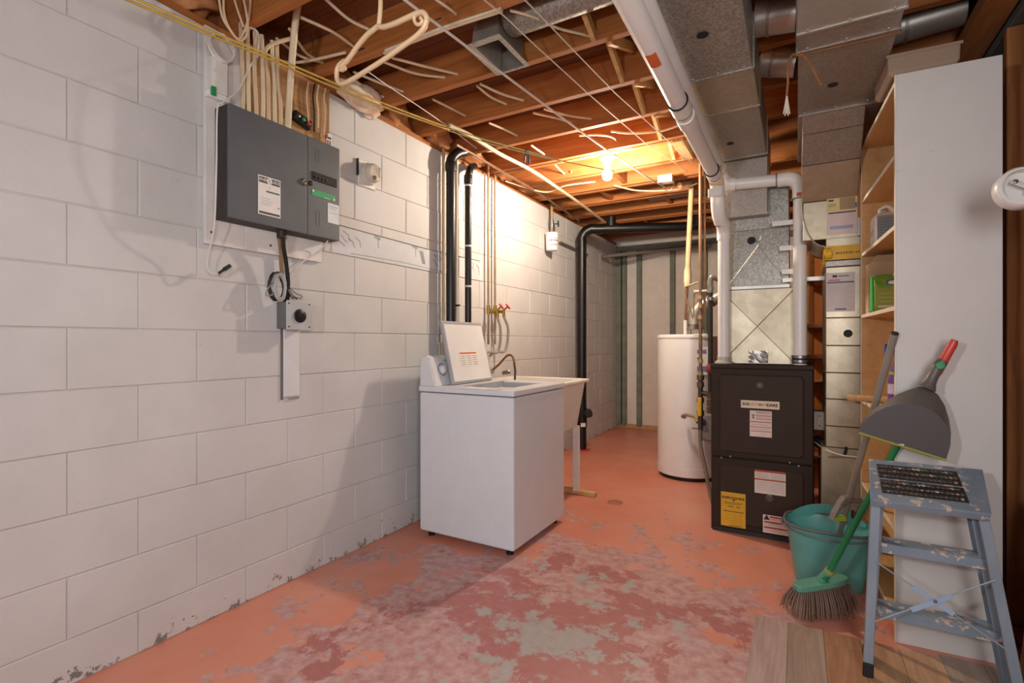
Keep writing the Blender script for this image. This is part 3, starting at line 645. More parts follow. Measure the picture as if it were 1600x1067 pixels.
# ================================================================== WATER HEATER
def heater():
    x, y, r = 1.265, 4.43, .252; t = thing('water_heater', 'tall white cylindrical water heater left of the dark furnace', 'water heater', (x, y, 0))
    w = plain('#e6e3de', .3, 0, .015)
    MB().lathe([(r-.02, .0), (r-.02, .03)], (x, y, 0), n=32).build('base', M['blackmatte'], t)
    MB().lathe([(r-.012, .028), (r, .034), (r, .10)], (x, y, 0), n=48).build('bottom_band', w, t)
    MB().lathe([(r-.003, .10), (r-.003, 1.15), (r+.003, 1.152), (r+.003, 1.165), (r-.01, 1.18), (0, 1.183)], (x, y, 0), n=48).build('jacket', w, t)
    hood = MB().lathe([(.085, 1.225), (.060, 1.26), (.052, 1.27)], (x+.05, y-.02, 0), n=20).build('draft_hood', M['steel'], t)
    for a in (0, 2.1, 4.2): MB().tube([(x+.05+.075*math.cos(a), y-.02+.075*math.sin(a), 1.178), (x+.05+.075*math.cos(a), y-.02+.075*math.sin(a), 1.235)], .004, 5).build('hood_leg', M['steel'], hood)
    u0 = V((x+.05, y-.02, 1.26)); d = V((.80, .12, .42)).normalized()
    pts = smooth([u0, u0+V((0, 0, .06)), u0+V((.01, 0, .11)), u0+V((.05, .01, .155)), u0+V((.10, .015, .185))], 4)
    MB().tube(pts, [.053+.0025*(i % 3 == 0) for i in range(len(pts))], 18).build('flue_elbow', M['galv_b'], t)
    MB().tube([pts[-1], pts[-1]+d*.55], .052, 18).build('flue_pipe', M['galv_b'], t)
    for k in (.03, .28): MB().tube([pts[-1]+d*k, pts[-1]+d*(k+.015)], .056, 18).build('flue_band', M['steel'], t)
    # water lines at the top, insulated riser
    a = on(1075, 516, 'y', 4.36)
    MB().tube([(a.x-.02, 4.36, 1.178), (a.x-.02, 4.36, 1.30)], .016, 10).build('nipple', M['offwhite'], t)
    MB().tube([(a.x-.02, 4.36, 1.29), (a.x-.005, 4.36, 1.62)], .012, 8).build('hot_pipe', M['copper'], t)
    ins = smooth([(a.x-.006, 4.36, 1.60), (a.x+.005, 4.36, 1.9), on(1080, 305, 'y', 4.36), on(1080, 290, 'y', 4.36), on(1076, 284, 'y', 4.36), on(1062, 289, 'y', 4.2)], 5)
    MB().tube(ins, .021, 10).build('pipe_insulation', plain('#dcb98c', .85, 0, .1), t)
    MB().lathe([(.024, 0), (.030, .04), (.030, .12), (.022, .16)], (a.x-.003, 4.36, 1.575), n=10).build('torn_insulation_end', plain('#e3cfa6', .9, 0, .15), t)
    # control valve and wiring near the base
    b = on(1104, 735, 'y', 4.16); 
    MB().tube(smooth([on(1070, 652, 'y', 4.14), on(1066, 650, 'y', 4.10), on(1072, 648, 'y', 4.08), on(1086, 652, 'y', 4.05), on(1090, 660, 'y', 4.0)], 5), .012, 8).build('relief_pipe', M['oldcopper'], t)
    m = B((b.x-.055, 4.10, .36), (b.x+.10, 4.20, .56)).build('gas_control', plain('#8c8a8b', .5), t, .01, 2)
    MB().lathe([(.028, 0), (.026, .02), (0, .022)], (b.x-.02, 4.10, .50), (0, -1, 0), 14).build('control_knob', M['black'], m)
    s = label_sheet('rating_label', (x+.09, y-r*.91, .86), V((.93, .37, 0)), (0, 0, 1), .10, .22, [(.08, .55, .5, .62, 1), (.08, .75, .9, .9, 1), (.08, .1, .9, .3, 1)], [M['paper'], plain('#6f7fae', .8)], t)
heater()
# copper risers and gas line between heater and furnace
def risers():
    p = on(1094.5, 500, 'y', 3.75); t = thing('copper_riser', 'tall brown copper pipe in front of the water heater', 'pipe', (p.x, p.y, .45))
    MB().tube([(p.x, p.y, .86), (p.x, p.y, 2.38)], .0125, 10).build('pipe', M['copper'], t)
    for z in (1.28, 1.36, 1.42, .97, .885): MB().tube([(p.x, p.y, z), (p.x, p.y, z+.028)], .018, 10).build('coupling', M['oldcopper'], t)
    for z in (1.48, 1.17): MB().obox((p.x, p.y, z), (.045, 0, 0), (0, .008, 0), (0, 0, .007)).build('pipe_clip', M['offwhite'], t, .002)
    q = on(1088, 300, 'y', 3.75)
    t2 = thing('copper_riser', 'second thinner copper pipe beside the tall brown copper pipe', 'pipe', (p.x+.024, p.y+.02, 1.3))
    MB().tube([(p.x+.024, p.y+.02, 1.30), (p.x+.024, p.y+.02, 2.38)], .008, 8).build('pipe', M['oldcopper'], t2)
    # small branch tubes
    for k, pts in enumerate(([(1094, 440), (1084, 443), (1071, 448), (1070, 455), (1077, 480), (1083, 498)], [(1094, 455), (1085, 459), (1084, 470), (1084, 495)])):
        tag(MB().tube([on(x, y, 'y', 3.80+.04*k) for x, y in pts], .0055, 8).build('branch_tube', M['oldcopper']), ['thin bent copper tube above the water heater, larger bend', 'thin bent copper tube above the water heater, smaller bend'][k], 'pipe')
    # lower manifold with yellow handle valve and flexible connector
    g = thing('gas_line', 'iron gas line with yellow valve handle between heater and furnace', 'gas pipe', (p.x, p.y, .2))
    iron = plain('#5a4a3c', .5, .4, .15)
    MB().tube([(p.x, p.y, .50), (p.x, p.y, .87)], .017, 10).build('pipe', iron, g)
    for z in (.60, .69, .80, .85): MB().tube([(p.x, p.y, z), (p.x, p.y, z+.035)], .025, 10).build('fitting', plain('#6d5a49', .45, .5), g)
    B((p.x-.014, p.y-.045, .60), (p.x+.014, p.y-.035, .73)).build('valve_handle', M['yellow'], g, .004)
    MB().tube(smooth([(p.x+.01, p.y, .76), (p.x+.06, p.y-.01, .755), (p.x+.09, p.y-.01, .78)], 4), .018, 8).build('side_fitting', iron, g)
    MB().tube(smooth([(p.x, p.y, .51), (p.x+.004, p.y-.03, .40), (p.x+.05, p.y-.12, .25), (p.x+.10, p.y-.22, .10), (p.x+.14, p.y-.30, .03)], 5), .013, 8).build('flexible_hose', plain('#7b6a58', .5), g)
    MB().tube([(p.x-.06, p.y, .505), (p.x+.02, p.y, .505)], .006, 6).build('test_tap', M['steel'], g)
    f = on(1110, 560, 'y', 3.60); h = thing('black_iron_pipe', 'black iron pipe with red fitting beside the furnace', 'pipe', (f.x, f.y, .6))
    MB().tube([(f.x, f.y, .74), (f.x, f.y, 1.47)], .016, 10).build('pipe', M['dark'], h)
    MB().tube(smooth([(f.x, f.y, 1.45), (f.x, f.y, 1.53), (f.x+.015, f.y, 1.555), (f.x+.05, f.y+.01, 1.54), (f.x+.10, f.y+.02, 1.505)], 4), .020, 10).build('elbow', plain('#8d857e', .4, .4), h)
    for z, m_ in ((1.40, 'steel'), (1.47, 'steel')): MB().tube([(f.x, f.y, z), (f.x, f.y, z+.02)], .022, 10).build('fitting', M[m_], h)
    MB().lathe([(.022, 0), (.028, .012), (.028, .045), (.02, .06)], (f.x, f.y, .91), n=10).build('red_fitting', plain('#8d3426', .5), h)
    for z in (.74, .69, .64): MB().tube([(f.x, f.y, z), (f.x, f.y, z+.04)], .024, 10).build('coupling', plain('#6b5136', .5, .4), h)
risers()
# ================================================================== FURNACE
FX0, FX1, FY, FT = 1.614, 2.144, 3.20, .985
def rrect(x0, z0, x1, z1, r, y, n=4):
    out = []
    for cx, cz, a0 in ((x1-r, z1-r, 0), (x0+r, z1-r, 90), (x0+r, z0+r, 180), (x1-r, z0+r, 270)):
        for k in range(n+1):
            a = math.radians(a0+90*k/n); out.append((cx+r*math.cos(a), y, cz+r*math.sin(a)))
    return out
def furnace():
    t = thing('gas_furnace', 'dark brown upright gas furnace with stickers on two doors', 'furnace', ((FX0+FX1)/2, 3.55, 0))
    br = plain('#35261d', .62, 0, .05); rim = plain('#3c2c22', .6, 0, .05)
    for m_ in (br, rim): m_.node_tree.nodes['Principled BSDF'].inputs['Specular IOR Level'].default_value = .25
    B((FX0, FY+.02, .0), (FX1, 3.93, FT)).build('cabinet', br, t, .004)
    def door(z0, z1, nm):
        d = B((FX0+.004, FY, z0), (FX1-.004, FY+.019, z1)).build(nm, br, t, .005, 2)
        ro = rrect(FX0+.045, z0+.028, FX1-.045, z1-.032, .028, FY); ri = rrect(FX0+.055, z0+.038, FX1-.055, z1-.042, .022, FY-.007)
        MB().loft([ro, ri], False, False).prism(ri, (0, .001, 0)).build('raised_panel', rim, d)
        return d
    up, lo = door(.445, FT-.02, 'upper_door'), door(.028, .437, 'lower_door')
    B((FX0-.002, FY-.004, FT-.02), (FX1+.002, FY+.03, FT+.006)).build('top_lip', br, t, .003)
    MB().box((FX0+.01, FY+.005, 0), (FX1-.01, FY+.03, .026)).build('base_rail', M['dark'], t)
    Yf = FY-.0075
    for (px, py), d in (((1187, 602), up), ((1202, 778), lo)):
        c = on(px, py, 'y', Yf); MB().lathe([(.020, 0), (.020, .004), (.014, .006), (.010, .002), (0, .002)], (c.x, Yf, c.z), (0, -1, 0), 20).build('door_knob', plain('#5a5048', .4), d)
    for px, py in ((1127, 715), (1141, 713), (1234, 723), (1248, 728)):
        c = on(px, py, 'y', FY); MB().lathe([(.006, 0), (.005, .004), (0, .005)], (c.x, FY, c.z), (0, -1, 0), 8).build('screw', M['steel'], up)
    U, W = (1, 0, 0), (0, 0, 1)
    def fit(ul, ur, ll, d, nm, marks, mats, th=.0012):
        a, b, c = on(*ul, 'y', Yf), on(*ur, 'y', Yf), on(*ll, 'y', Yf)
        z1 = (a.z+b.z)/2; h = a.z-c.z
        return (a.x, b.x, z1-h, z1, label_sheet(nm, (a.x, Yf-.0003, z1-h), U, W, b.x-a.x, h, marks, mats, d, th))
    bp_ = plain('#d9c3a6', .35, .2, .05); og = plain('#c0632f', .5); pk = plain('#e6d2c6', .75); rd = plain('#b8452a', .6); gry = plain('#b5a8a2', .8); ylw = plain('#dfa92a', .7)
    x0, x1, z0, z1, s = fit((1157.7, 625), (1218, 627.5), (1157.7, 636.8), up, 'brand_plate', [], [bp_], .004)
    zc = (z0+z1)/2; wv = x1-x0; y = Yf-.0045
    text('SGS', (x0+.008, y, zc), U, W, .0155, M['dark'], s, 'LEFT', bold=.035)
    text('ULTIMATE', (x0+wv*.245, y, zc), U, W, .0150, og, s, 'LEFT', bold=.01)
    text('CARE', (x1-.008, y, zc), U, W, .0165, M['dark'], s, 'RIGHT', bold=.035)
    fit((1171.5, 640.6), (1206, 643), (1171.5, 681), up, 'instruction_label', [(.28, .93-.125*k, .97, .955-.125*k, 1) for k in range(3)]+[(.03, .555, .97, .585, 1), (.03, .36, .97, .385, 1), (.03, .20, .97, .225, 1)]+[(.10, .80, .22, .84, 2), (.12, .70, .20, .76, 2)]+[(.08, .45, .8, .47, 3), (.08, .28, .9, .30, 3), (.3, .88, .9, .90, 3), (.3, .76, .9, .78, 3)], [pk, rd, M['dark'], gry], .0012)
    fit((1179, 732.5), (1227.7, 739), (1179, 768.7), lo, 'safety_label', [(.0, .92, 1, 1, 1), (.0, .57, 1, .63, 1)]+[(.05, .87-.05*k, .46, .885-.05*k, 2) for k in range(5)]+[(.53, .85-.05*k, .95, .865-.05*k, 2) for k in range(5)]+[(.05, .48-.06*k, .95, .495-.06*k, 2) for k in range(7)], [pk, rd, gry])
    x0, x1, z0, z1, s = fit((1126.5, 767.5), (1165, 772), (1126, 820), lo, 'yellow_label', [(.10, .435, .92, .455, 1)]+[(.14, .70-.04*k, .9-.1*(k % 2), .712-.04*k, 1) for k in range(2)]+[(.3, .58, .5, .60, 1), (.62, .58, .78, .60, 1)]+[(.10, .36-.06*k, .9, .367-.06*k, 2) for k in range(5)]+[(.35, .03, .85, .045, 1)], [ylw, M['dark'], plain('#a67d22', .8)])
    text('ENERGYGUIDE', ((x0+x1)/2, Yf-.0018, z0+(z1-z0)*.84), U, W, .0128, M['dark'], s, bold=.035)
    m = MB(); c = V(((x0+x1)/2+.004, Yf-.0019, z0+(z1-z0)*.775)); m._add([c+V((-.009, 0, .006)), c+V((.009, 0, .006)), c+V((0, 0, -.006))], [(0, 1, 2)]); m.build('arrow_mark', M['dark'], s)
    x0, x1, z0, z1, s = fit((1192, 803), (1243, 811), (1192, 831), lo, 'warning_label', [(.22, .86, .98, .94, 1), (.04, .56, .98, .65, 1), (.04, .26, .98, .35, 1)]+[(.22, .78-.01*k, .9, .80-.01*k, 2) for k in range(1)]+[(.05, .46, .9, .48, 2), (.05, .14, .9, .16, 2)], [pk, plain('#c4372c', .6), gry])
    m = MB(); c = V((x0+(x1-x0)*.12, Yf-.0018, z0+(z1-z0)*.84)); m._add([c+V((-.016, 0, -.012)), c+V((.016, 0, -.012)), c+V((0, 0, .018))], [(0, 1, 2)]); m.build('triangle_mark', M['dark'], s)
furnace()
# small switch box and cables on the furnace's right side
p = on(1277, 683, 'y', 3.42); jb = thing('switch_box', 'small beige metal box fixed on the furnace side with dark cables', 'junction box', (p.x, p.y, .6))
B((FX1+.002, 3.34, .62), (FX1+.055, 3.44, .725)).build('box', plain('#c9b9a8', .5, .2), jb, .004, 2)
for z in (.645, .70): MB().lathe([(.004, 0), (.004, .002)], (FX1+.03, 3.34, z), (0, -1, 0), 8).build('screw', M['dark'], jb)
for k in range(2):
    wire('power_cable', [(FX1+.05, 3.38, .68-.02*k), on(1302, 682+4*k, 'y', 3.20), on(1318, 690+3*k, 'y', 3.15), on(1322, 700, 'y', 3.10), on(1320, 711, 'y', 3.10)], .007, M['blackmatte'], ['upper dark cable looping from the beige switch box', 'lower dark cable looping from the beige switch box'][k], 'cable')
wire('thermostat_wire', [on(1272, 690, 'y', 3.3), on(1290, 702, 'y', 3.10), on(1315, 711, 'y', 3.06), on(1345, 715, 'y', 3.06)], .004, M['offwhite'], 'thin pale wire slanting right across the lower duct', 'wire')
wire('thermostat_wire', [on(1271, 713, 'y', 3.3), on(1295, 714, 'y', 3.10), on(1320, 714, 'y', 3.06), on(1345, 716, 'y', 3.06)], .004, plain('#8d6f5e', .6), 'thin brown wire running level across the lower duct', 'wire')
tag(MB().tube(smooth([(FX1+.01, 3.36, .56), (FX1+.06, 3.3, .53), (FX1+.10, 3.26, .47), (FX1+.09, 3.25, .40)], 5), .03, 10).build('drain_hose', M['blackmatte']), 'stubby black hose beside the lower furnace door', 'hose')
# coil case and plenum
def coil_case():
    t = thing('coil_case', 'bright sheet metal coil case with cross-broken front standing on the furnace', 'coil case', (1.86, 3.6, FT+.007))
    X0, X1, Y0, Z0, Z1 = 1.66, 2.055, 3.30, FT+.0075, 1.43; zf = Z1-.0
    cx, cz = (X0+X1)/2, (Z0+Z1)/2; m = MB()
    P = [V((X0, Y0, Z0)), V((X1, Y0, Z0)), V((X1, Y0, Z1)), V((X0, Y0, Z1))]; c = V((cx, Y0+.012, cz)); Q = [p+V((0, .60, 0)) for p in P]
    m._add(P+[c]+Q, [(0, 1, 4), (1, 2, 4), (2, 3, 4), (3, 0, 4), (1, 6, 7, 2), (2, 7, 8, 3), (3, 8, 5, 0), (0, 5, 6, 1), (5, 8, 7, 6)])
    m.build('case', M['alu'], t)
    for a, b in ((0, 2), (1, 3)): MB().tube([P[a]+V((0, -.001, 0)), c+V((0, -.001, 0)), P[b]+V((0, -.001, 0))], .0025, 5).build('crease', M['galv'], t)
    f = MB()
    for x in (X0+.006, X1-.006): f.box((x-.006, Y0-.006, Z0), (x+.006, Y0, Z1))
    f.build('corner_flange', M['galv_b'], t)
    tape = MB(); r2 = random.Random(4)
    a, b = on(1170, 548, 'y', Y0-.002), on(1200, 567, 'y', Y0-.002); n = 7
    g = [[V((a.x+(b.x-a.x)*i/n, Y0-.002-r2.uniform(0, .008), a.z+(b.z-a.z)*j/5)) for i in range(n+1)] for j in range(6)]
    for j in range(5):
        for i in range(n): tape._add([g[j][i], g[j][i+1], g[j+1][i+1], g[j+1][i]], [(0, 1, 2, 3)])
    tape.build('foil_tape', M['galv_b'], t)
coil_case()
def plenum():
    t = thing('supply_plenum', 'spangled sheet metal plenum with triangular creases above the coil case', 'duct', (1.86, 3.6, 1.431))
    X0, X1, Y0, Z0, Z1 = 1.69, 2.022, 3.345, 1.4315, 2.07
    m = MB().hexa([(1.66, 3.30, Z0), (2.03, 3.30, Z0), (2.03, 3.86, Z0), (1.66, 3.86, Z0), (1.66, 3.30, Z0+.025), (2.03, 3.30, Z0+.025), (2.03, 3.86, Z0+.025), (1.66, 3.86, Z0+.025)]).build('foil_band', M['galv_b'], t, .004)
    za, zb = Z0+.025, Z0+.36; A = [V((X0, Y0, za)), V((X1, Y0, za)), V((X1, Y0, zb)), V((X0, Y0, zb))]
    mid = [V((X0+(X1-X0)*.42, Y0-.0, zb)), V((X0+(X1-X0)*.60, Y0, zb))]
    k = V((0, -.026, 0)); q = V((X0+(X1-X0)*.52, Y0, za+.235))+k; bl, brr = A[0]+k*.7, A[1]+k*.7
    m = MB(); m._add([A[0], A[1], A[2], mid[1], mid[0], A[3], q], [(0, 6, 3, 5), (0, 1, 6), (1, 2, 3, 6)])
    m.tube([A[0], q, mid[1]], .0022, 5).tube([A[1], q, q.lerp(mid[0], .9)], .0022, 5)
    m._add([A[1], V((X1, 3.82, za)), V((X1, 3.82, zb)), A[2], A[0], V((X0, 3.82, za)), V((X0, 3.82, zb)), A[3]], [(0, 1, 2, 3), (4, 7, 6, 5), (1, 5, 6, 2)])
    m.build('tapered_section', M['galv_s'], t)
    c = on(1174, 376, 'y', Y0-.012); MB().lathe([(.022, 0), (.022, .004), (.015, .005), (.015, -.004)], (c.x, Y0-.016, c.z), (0, -1, 0), 20, False).lathe([(.015, 0), (0, 0)], (c.x, Y0-.017, c.z), (0, -1, 0), 16, False).build('test_port', M['blackmatte'], t)
    B((X0, Y0+.002, zb+.001), (X1, 3.82, Z1)).build('upper_section', M['galv_s'], t, .002)
    B((1.665, 3.262, 1.865), (1.915, Y0, 2.198)).build('takeoff_boot', M['galv'], t, .003)
    B((1.66, 3.258, 1.862), (1.92, Y0, 1.872)).build('flange', M['galv'], t)
plenum()
# overhead trunks
def trunk(name, label, X0, X1, cuts, mats, holes, shine):
    t = thing(name, label, 'duct', ((X0+X1)/2, (cuts[0]+cuts[-1])/2, 2.2))
    for i, (a, b) in enumerate(zip(cuts, cuts[1:])):
        e = .003 if i in shine else 0
        B((X0-e, a, 2.2-e), (X1+e, b, 2.415)).build('duct_section', mats[i], t, .003)
        sm = MB().box((X0-.006, b-.006, 2.194), (X1+.006, b+.006, 2.2)).box((X0-.006, b-.006, 2.2), (X0, b+.006, 2.41)).box((X1, b-.006, 2.2), (X1+.006, b+.006, 2.41))
        if i < len(cuts)-2: sm.build('seam', mats[i], t)
        for x in (X0+.03, (X0+X1)/2, X1-.03): MB().lathe([(.006, 0), (.004, .004), (0, .004)], (x, b-.02, 2.1995-e), (0, 0, -1), 6).build('screw', M['galv_b'], t)
    for x, y, r in holes: MB().lathe([(r, 0), (r, .0015), (0, .0015)], (x, y, 2.1985), (0, 0, -1), 20).build('hole', M['blackmatte'], t)
    return t
trunk('supply_duct', 'long galvanised supply duct under the joists beside the white vent pipe', 1.66, 1.912, [-1.6, 1.0, 2.184, 2.545, 3.22, 3.70],
      [M['galv_s'], M['galv_s'], M['alu'], M['galv'], M['galv']], [(1.774, 1.867, .020), (1.747, 2.966, .018)], {2})
tr = trunk('return_duct', 'wide galvanised return duct under the joists right of the supply duct', 2.066, 2.368, [-1.6, .9, 2.03, 2.16, 2.755],
      [M['galv'], M['galv_b'], M['galv'], M['galv']], [(2.193, 2.498, .019)], {1})
tw = thing('twine', 'brown twine tied around the wide return duct with frayed hanging ends', 'string', (2.07, 2.161, 2.19))
tm = plain('#8f5f35', .9, 0, .15)
MB().tube([(2.062, 2.161, 2.40), (2.060, 2.161, 2.19), (2.374, 2.175, 2.19), (2.374, 2.175, 2.40)], .004, 6).build('loop', tm, tw)
MB().lathe([(.0, -.012), (.012, 0), (.0, .012)], (2.075, 2.155, 2.186), n=8).build('knot', tm, tw)
MB().tube(smooth([(2.07, 2.155, 2.186), on(1238, 86, 'y', 2.14), on(1232, 105, 'y', 2.13), on(1231, 130, 'y', 2.12), on(1229, 150, 'y', 2.12)], 5), .004, 6).build('tail', tm, tw)
for k in range(5): MB().tube([on(1229.5, 148, 'y', 2.12), on(1224+2.5*k, 178+3*(k % 2), 'y', 2.12+.004*k)], .0018, 4).build('frayed_strand', plain('#e2d3bd', .9), tw)
MB().tube(smooth([(2.078, 2.15, 2.186), on(1266, 100, 'y', 2.14), on(1277, 122, 'y', 2.13), on(1284, 134, 'y', 2.13)], 5), .004, 6).build('tail', tm, tw)
# round branch ducts between and beyond the trunks
def round_duct(a, b, r, label, boot=None, mat='galv_b'):
    a, b = V(a), V(b); t = thing('branch_duct', label, 'duct', tuple((a+b)/2))
    MB().tube([a, b], r, 24).build('round_pipe', M[mat], t); d = (b-a).normalized()
    MB().tube([a+d*.3*(b-a).length, a+d*(.3*(b-a).length+.012)], r+.004, 24).build('seam', M['galv'], t)
    return t
round_duct((1.915, 2.28, 2.44), (2.064, 2.28, 2.42), .068, 'short round silver duct between the two trunks, nearest the camera')
round_duct((2.37, 2.70, 2.47), (2.655, 2.70, 2.49), .068, 'round silver duct right of the wide return duct above the plastic bin')
round_duct((1.915, 2.68, 2.46), (2.064, 2.68, 2.42), .068, 'short round silver duct between the two trunks with foil patch')
round_duct((.86, 4.74, 2.50), (1.68, 4.74, 2.50), .062, 'small round grey duct far back between the joists', mat='galv')
# register boot and its feed
bt = thing('register_boot', 'galvanised register boot opening between joists with round feed duct', 'duct', (.89, 1.94, 2.40))
x0, x1, y0, y1 = .845, .965, 1.822, 2.055
m = MB()
for a, b in (((x0-.035, y0-.03), (x0, y1+.012)), ((x1, y0-.03), (x1+.022, y1+.012)), ((x0, y0-.03), (x1, y0)), ((x0, y1), (x1, y1+.012))): m.box((a[0], a[1], 2.398), (b[0], b[1], 2.402))
m.build('flange', plain('#b4aea2', .5, .15, .2, 60), bt)
m = MB(); R = lambda d, z: [(x0+d, y0+d, z), (x1-d, y0+d, z), (x1-d, y1-d, z), (x0+d, y1-d, z)]
m.loft([R(0, 2.402), R(.01, 2.56)], False, False); m._add(R(.01, 2.56), [(0, 1, 2, 3)]); m.build('throat', plain('#8d877d', .5, .3, .1), bt)
MB().loft([[(x0-.06, y0-.02, 2.42), (x1+.05, y0-.02, 2.42), (x1+.05, y1-.04, 2.42), (x0-.06, y1-.04, 2.42)], [(x0-.04, y0+.01, 2.57), (x1+.05, y0+.01, 2.57), (x1+.05, y1-.07, 2.57), (x0-.04, y1-.07, 2.57)]], True, False).build('box', M['galv'], bt, .004) if False else None
MB().tube(smooth([(.98, 1.90, 2.515), (1.02, 1.89, 2.51), (1.10, 1.885, 2.505), (1.66, 1.885, 2.505)], 4), [.05]+[.066]*12, 24).build('feed_pipe', M['galv_s'], bt)
MB().loft([[(x0-.02, y0, 2.404), (x0-.02, y1-.02, 2.404), (x0+.01, y1-.02, 2.58), (x0+.01, y0, 2.58)], [(x0+.0, y0, 2.404), (x0+.0, y1-.02, 2.404), (x0+.02, y1-.02, 2.58), (x0+.02, y0, 2.58)]], True, False).build('side_sheet', M['galv_b'], bt)
# return drop
def return_drop():
    t = thing('return_riser', 'tall flat sheet metal return duct with stickers between furnace and shelf', 'duct', (2.35, 3.25, 0))
    Y, X0, X1 = 3.10, 2.194, 2.47
    zz = lambda py: 1.1226-(py-533.5)/298.5
    # upper sloping panels from the trunk down to the riser
    prof = [(2.758, 2.198), (2.80, 2.05), (2.86, 1.92), (Y, 1.80), (Y, 1.655)]
    prof = [(2.758, 2.198), (2.84, 2.13), (2.98, 2.02), (Y, 1.86), (Y, 1.655)]
    for i, ((ya, za), (yb, zb)) in enumerate(zip(prof, prof[1:])):
        xa = 2.085 if i < 3 else 2.09
        MB().hexa([(xa, ya, za), (2.334, ya, za), (2.334, 3.45, za), (xa, 3.45, za), (xa, yb, zb+.002), (2.334, yb, zb+.002), (2.334, 3.45, zb+.002), (xa, 3.45, zb+.002)]).build('elbow_panel', M['galv' if i < 2 else 'alu'], t, .003)
    B((2.066, 2.757, 2.19), (2.39, 3.45, 2.41)).build('elbow_head', M['galv'], t, .003)
    cuts = [zz(373), zz(408), zz(418), zz(497), zz(540), zz(582), zz(623), zz(665), zz(698), .12]
    for i, (a, b) in enumerate(zip(cuts, cuts[1:])):
        e = (.004 if i in (1,) else 0)
        B((X0-e if i < 8 else X0-.02, Y-e, b+.002), (X1, 3.50, a-.0005)).build('duct_panel', M['alu'] if i != 1 else M['galv'], t, .0025)
    B((2.09, Y+.002, zz(373)+.002), (X1, 3.5, zz(345))).build('shoulder', M['galv_b'], t)
    # flared throat curving from the elbow to the riser
    arc = []
    for k in range(9):
        a = math.pi/2*k/8; arc.append((2.087+.105*(1-math.cos(a)), 1.86-.24*math.sin(a)))
    m = MB()
    for (xa, za), (xb, zb) in zip(arc, arc[1:]): m._add([(xa-.002, Y-.006, za), (xb-.002, Y-.006, zb), (xb-.002, 3.5, zb), (xa-.002, 3.5, za)], [(0, 1, 2, 3)], True)
    m.tube([(x-.002, Y-.006, z) for x, z in arc], .004, 6)
    m.build('flared_throat', M['galv_b'], t)
    c = on(1325, 521, 'y', Y); MB().lathe([(.020, 0), (.020, .001), (0, .001)], (c.x, Y-.0005, c.z), (0, -1, 0), 20).build('hole', M['blackmatte'], t)
    U, W = (1, 0, 0), (0, 0, 1); y = Y-.0008
    a, b = on(1292, 303, 'y', y), on(1340, 363, 'y', y)
    s = label_sheet('upper_sticker', (a.x, y, b.z), U, W, b.x-a.x, a.z-b.z, [(0, .55, 1, 1, 1), (.5, .60, .98, .72, 2), (.05, .80, .22, .84, 3), (.38, .88, .55, .94, 4), (.42, .58, .92, .86, 5), (.05, .50, .95, .53, 3), (.1, .12, .85, .20, 6), (.05, .72, .3, .73, 3), (.05, .68, .3, .69, 3)]+[(.05, .46-.04*k, .9, .465-.04*k, 7) for k in range(6)], [plain('#d8c3bb', .7), plain('#d8c38a', .7), plain('#2f79a5', .6), M['dark'], M['red'], plain('#a08863', .7), plain('#9aa0b8', .7), plain('#b9a8a8', .8)], t)
    a, b = on(1291, 427, 'y', y), on(1336, 486, 'y', y)
    label_sheet('lower_sticker', (a.x, y, b.z), U, W, b.x-a.x, a.z-b.z, [(.22, .88, .38, .94, 1), (.42, .90, .8, .92, 1), (.08, .79, .48, .825, 2), (.03, .73, .97, .77, 3)]+[(.05, .66-.05*k, .9-.07*(k % 3), .665-.05*k, 4) for k in range(11)]+[(.3, .04, .7, .08, 3)], [plain('#cfc2bd', .7), M['dark'], M['red'], plain('#5f6d84', .7), plain('#a3949a', .8)], t)
    a, b = on(1289, 387, 'y', y-.006), on(1348, 403, 'y', y-.006)
    tp = MB().box((X0-.008, Y-.008, b.z), (X1+.004, Y-.005, a.z+.006)).box((X0-.008, Y-.008, b.z-.02), (X0-.005, Y+.2, a.z)).build('yellow_tape', plain('#d9a616', .5, 0, .08), t)
    m = MB(); r2 = random.Random(8); x = X0+.045
    while x < X1-.05:
        h = r2.uniform(.008, .014); w = r2.uniform(.003, .009); zc = (a.z+b.z)/2
        m._add([(x, Y-.0085, zc-h/2), (x+w, Y-.0085, zc-h/2), (x+w, Y-.0085, zc+h/2), (x, Y-.0085, zc+h/2)], [(0, 1, 2, 3)]); x += w+r2.uniform(.003, .007)
    m.build('marker_writing', plain('#7a5a10', .7), tp)
    MB().lathe([(.0, -.02), (.03, -.015), (.028, .012), (0, .018)], (X0+.012, Y-.008, (a.z+b.z)/2), (1, 0, .1), 9).build('tape_crumple', plain('#e0b01c', .5), tp)
return_drop()
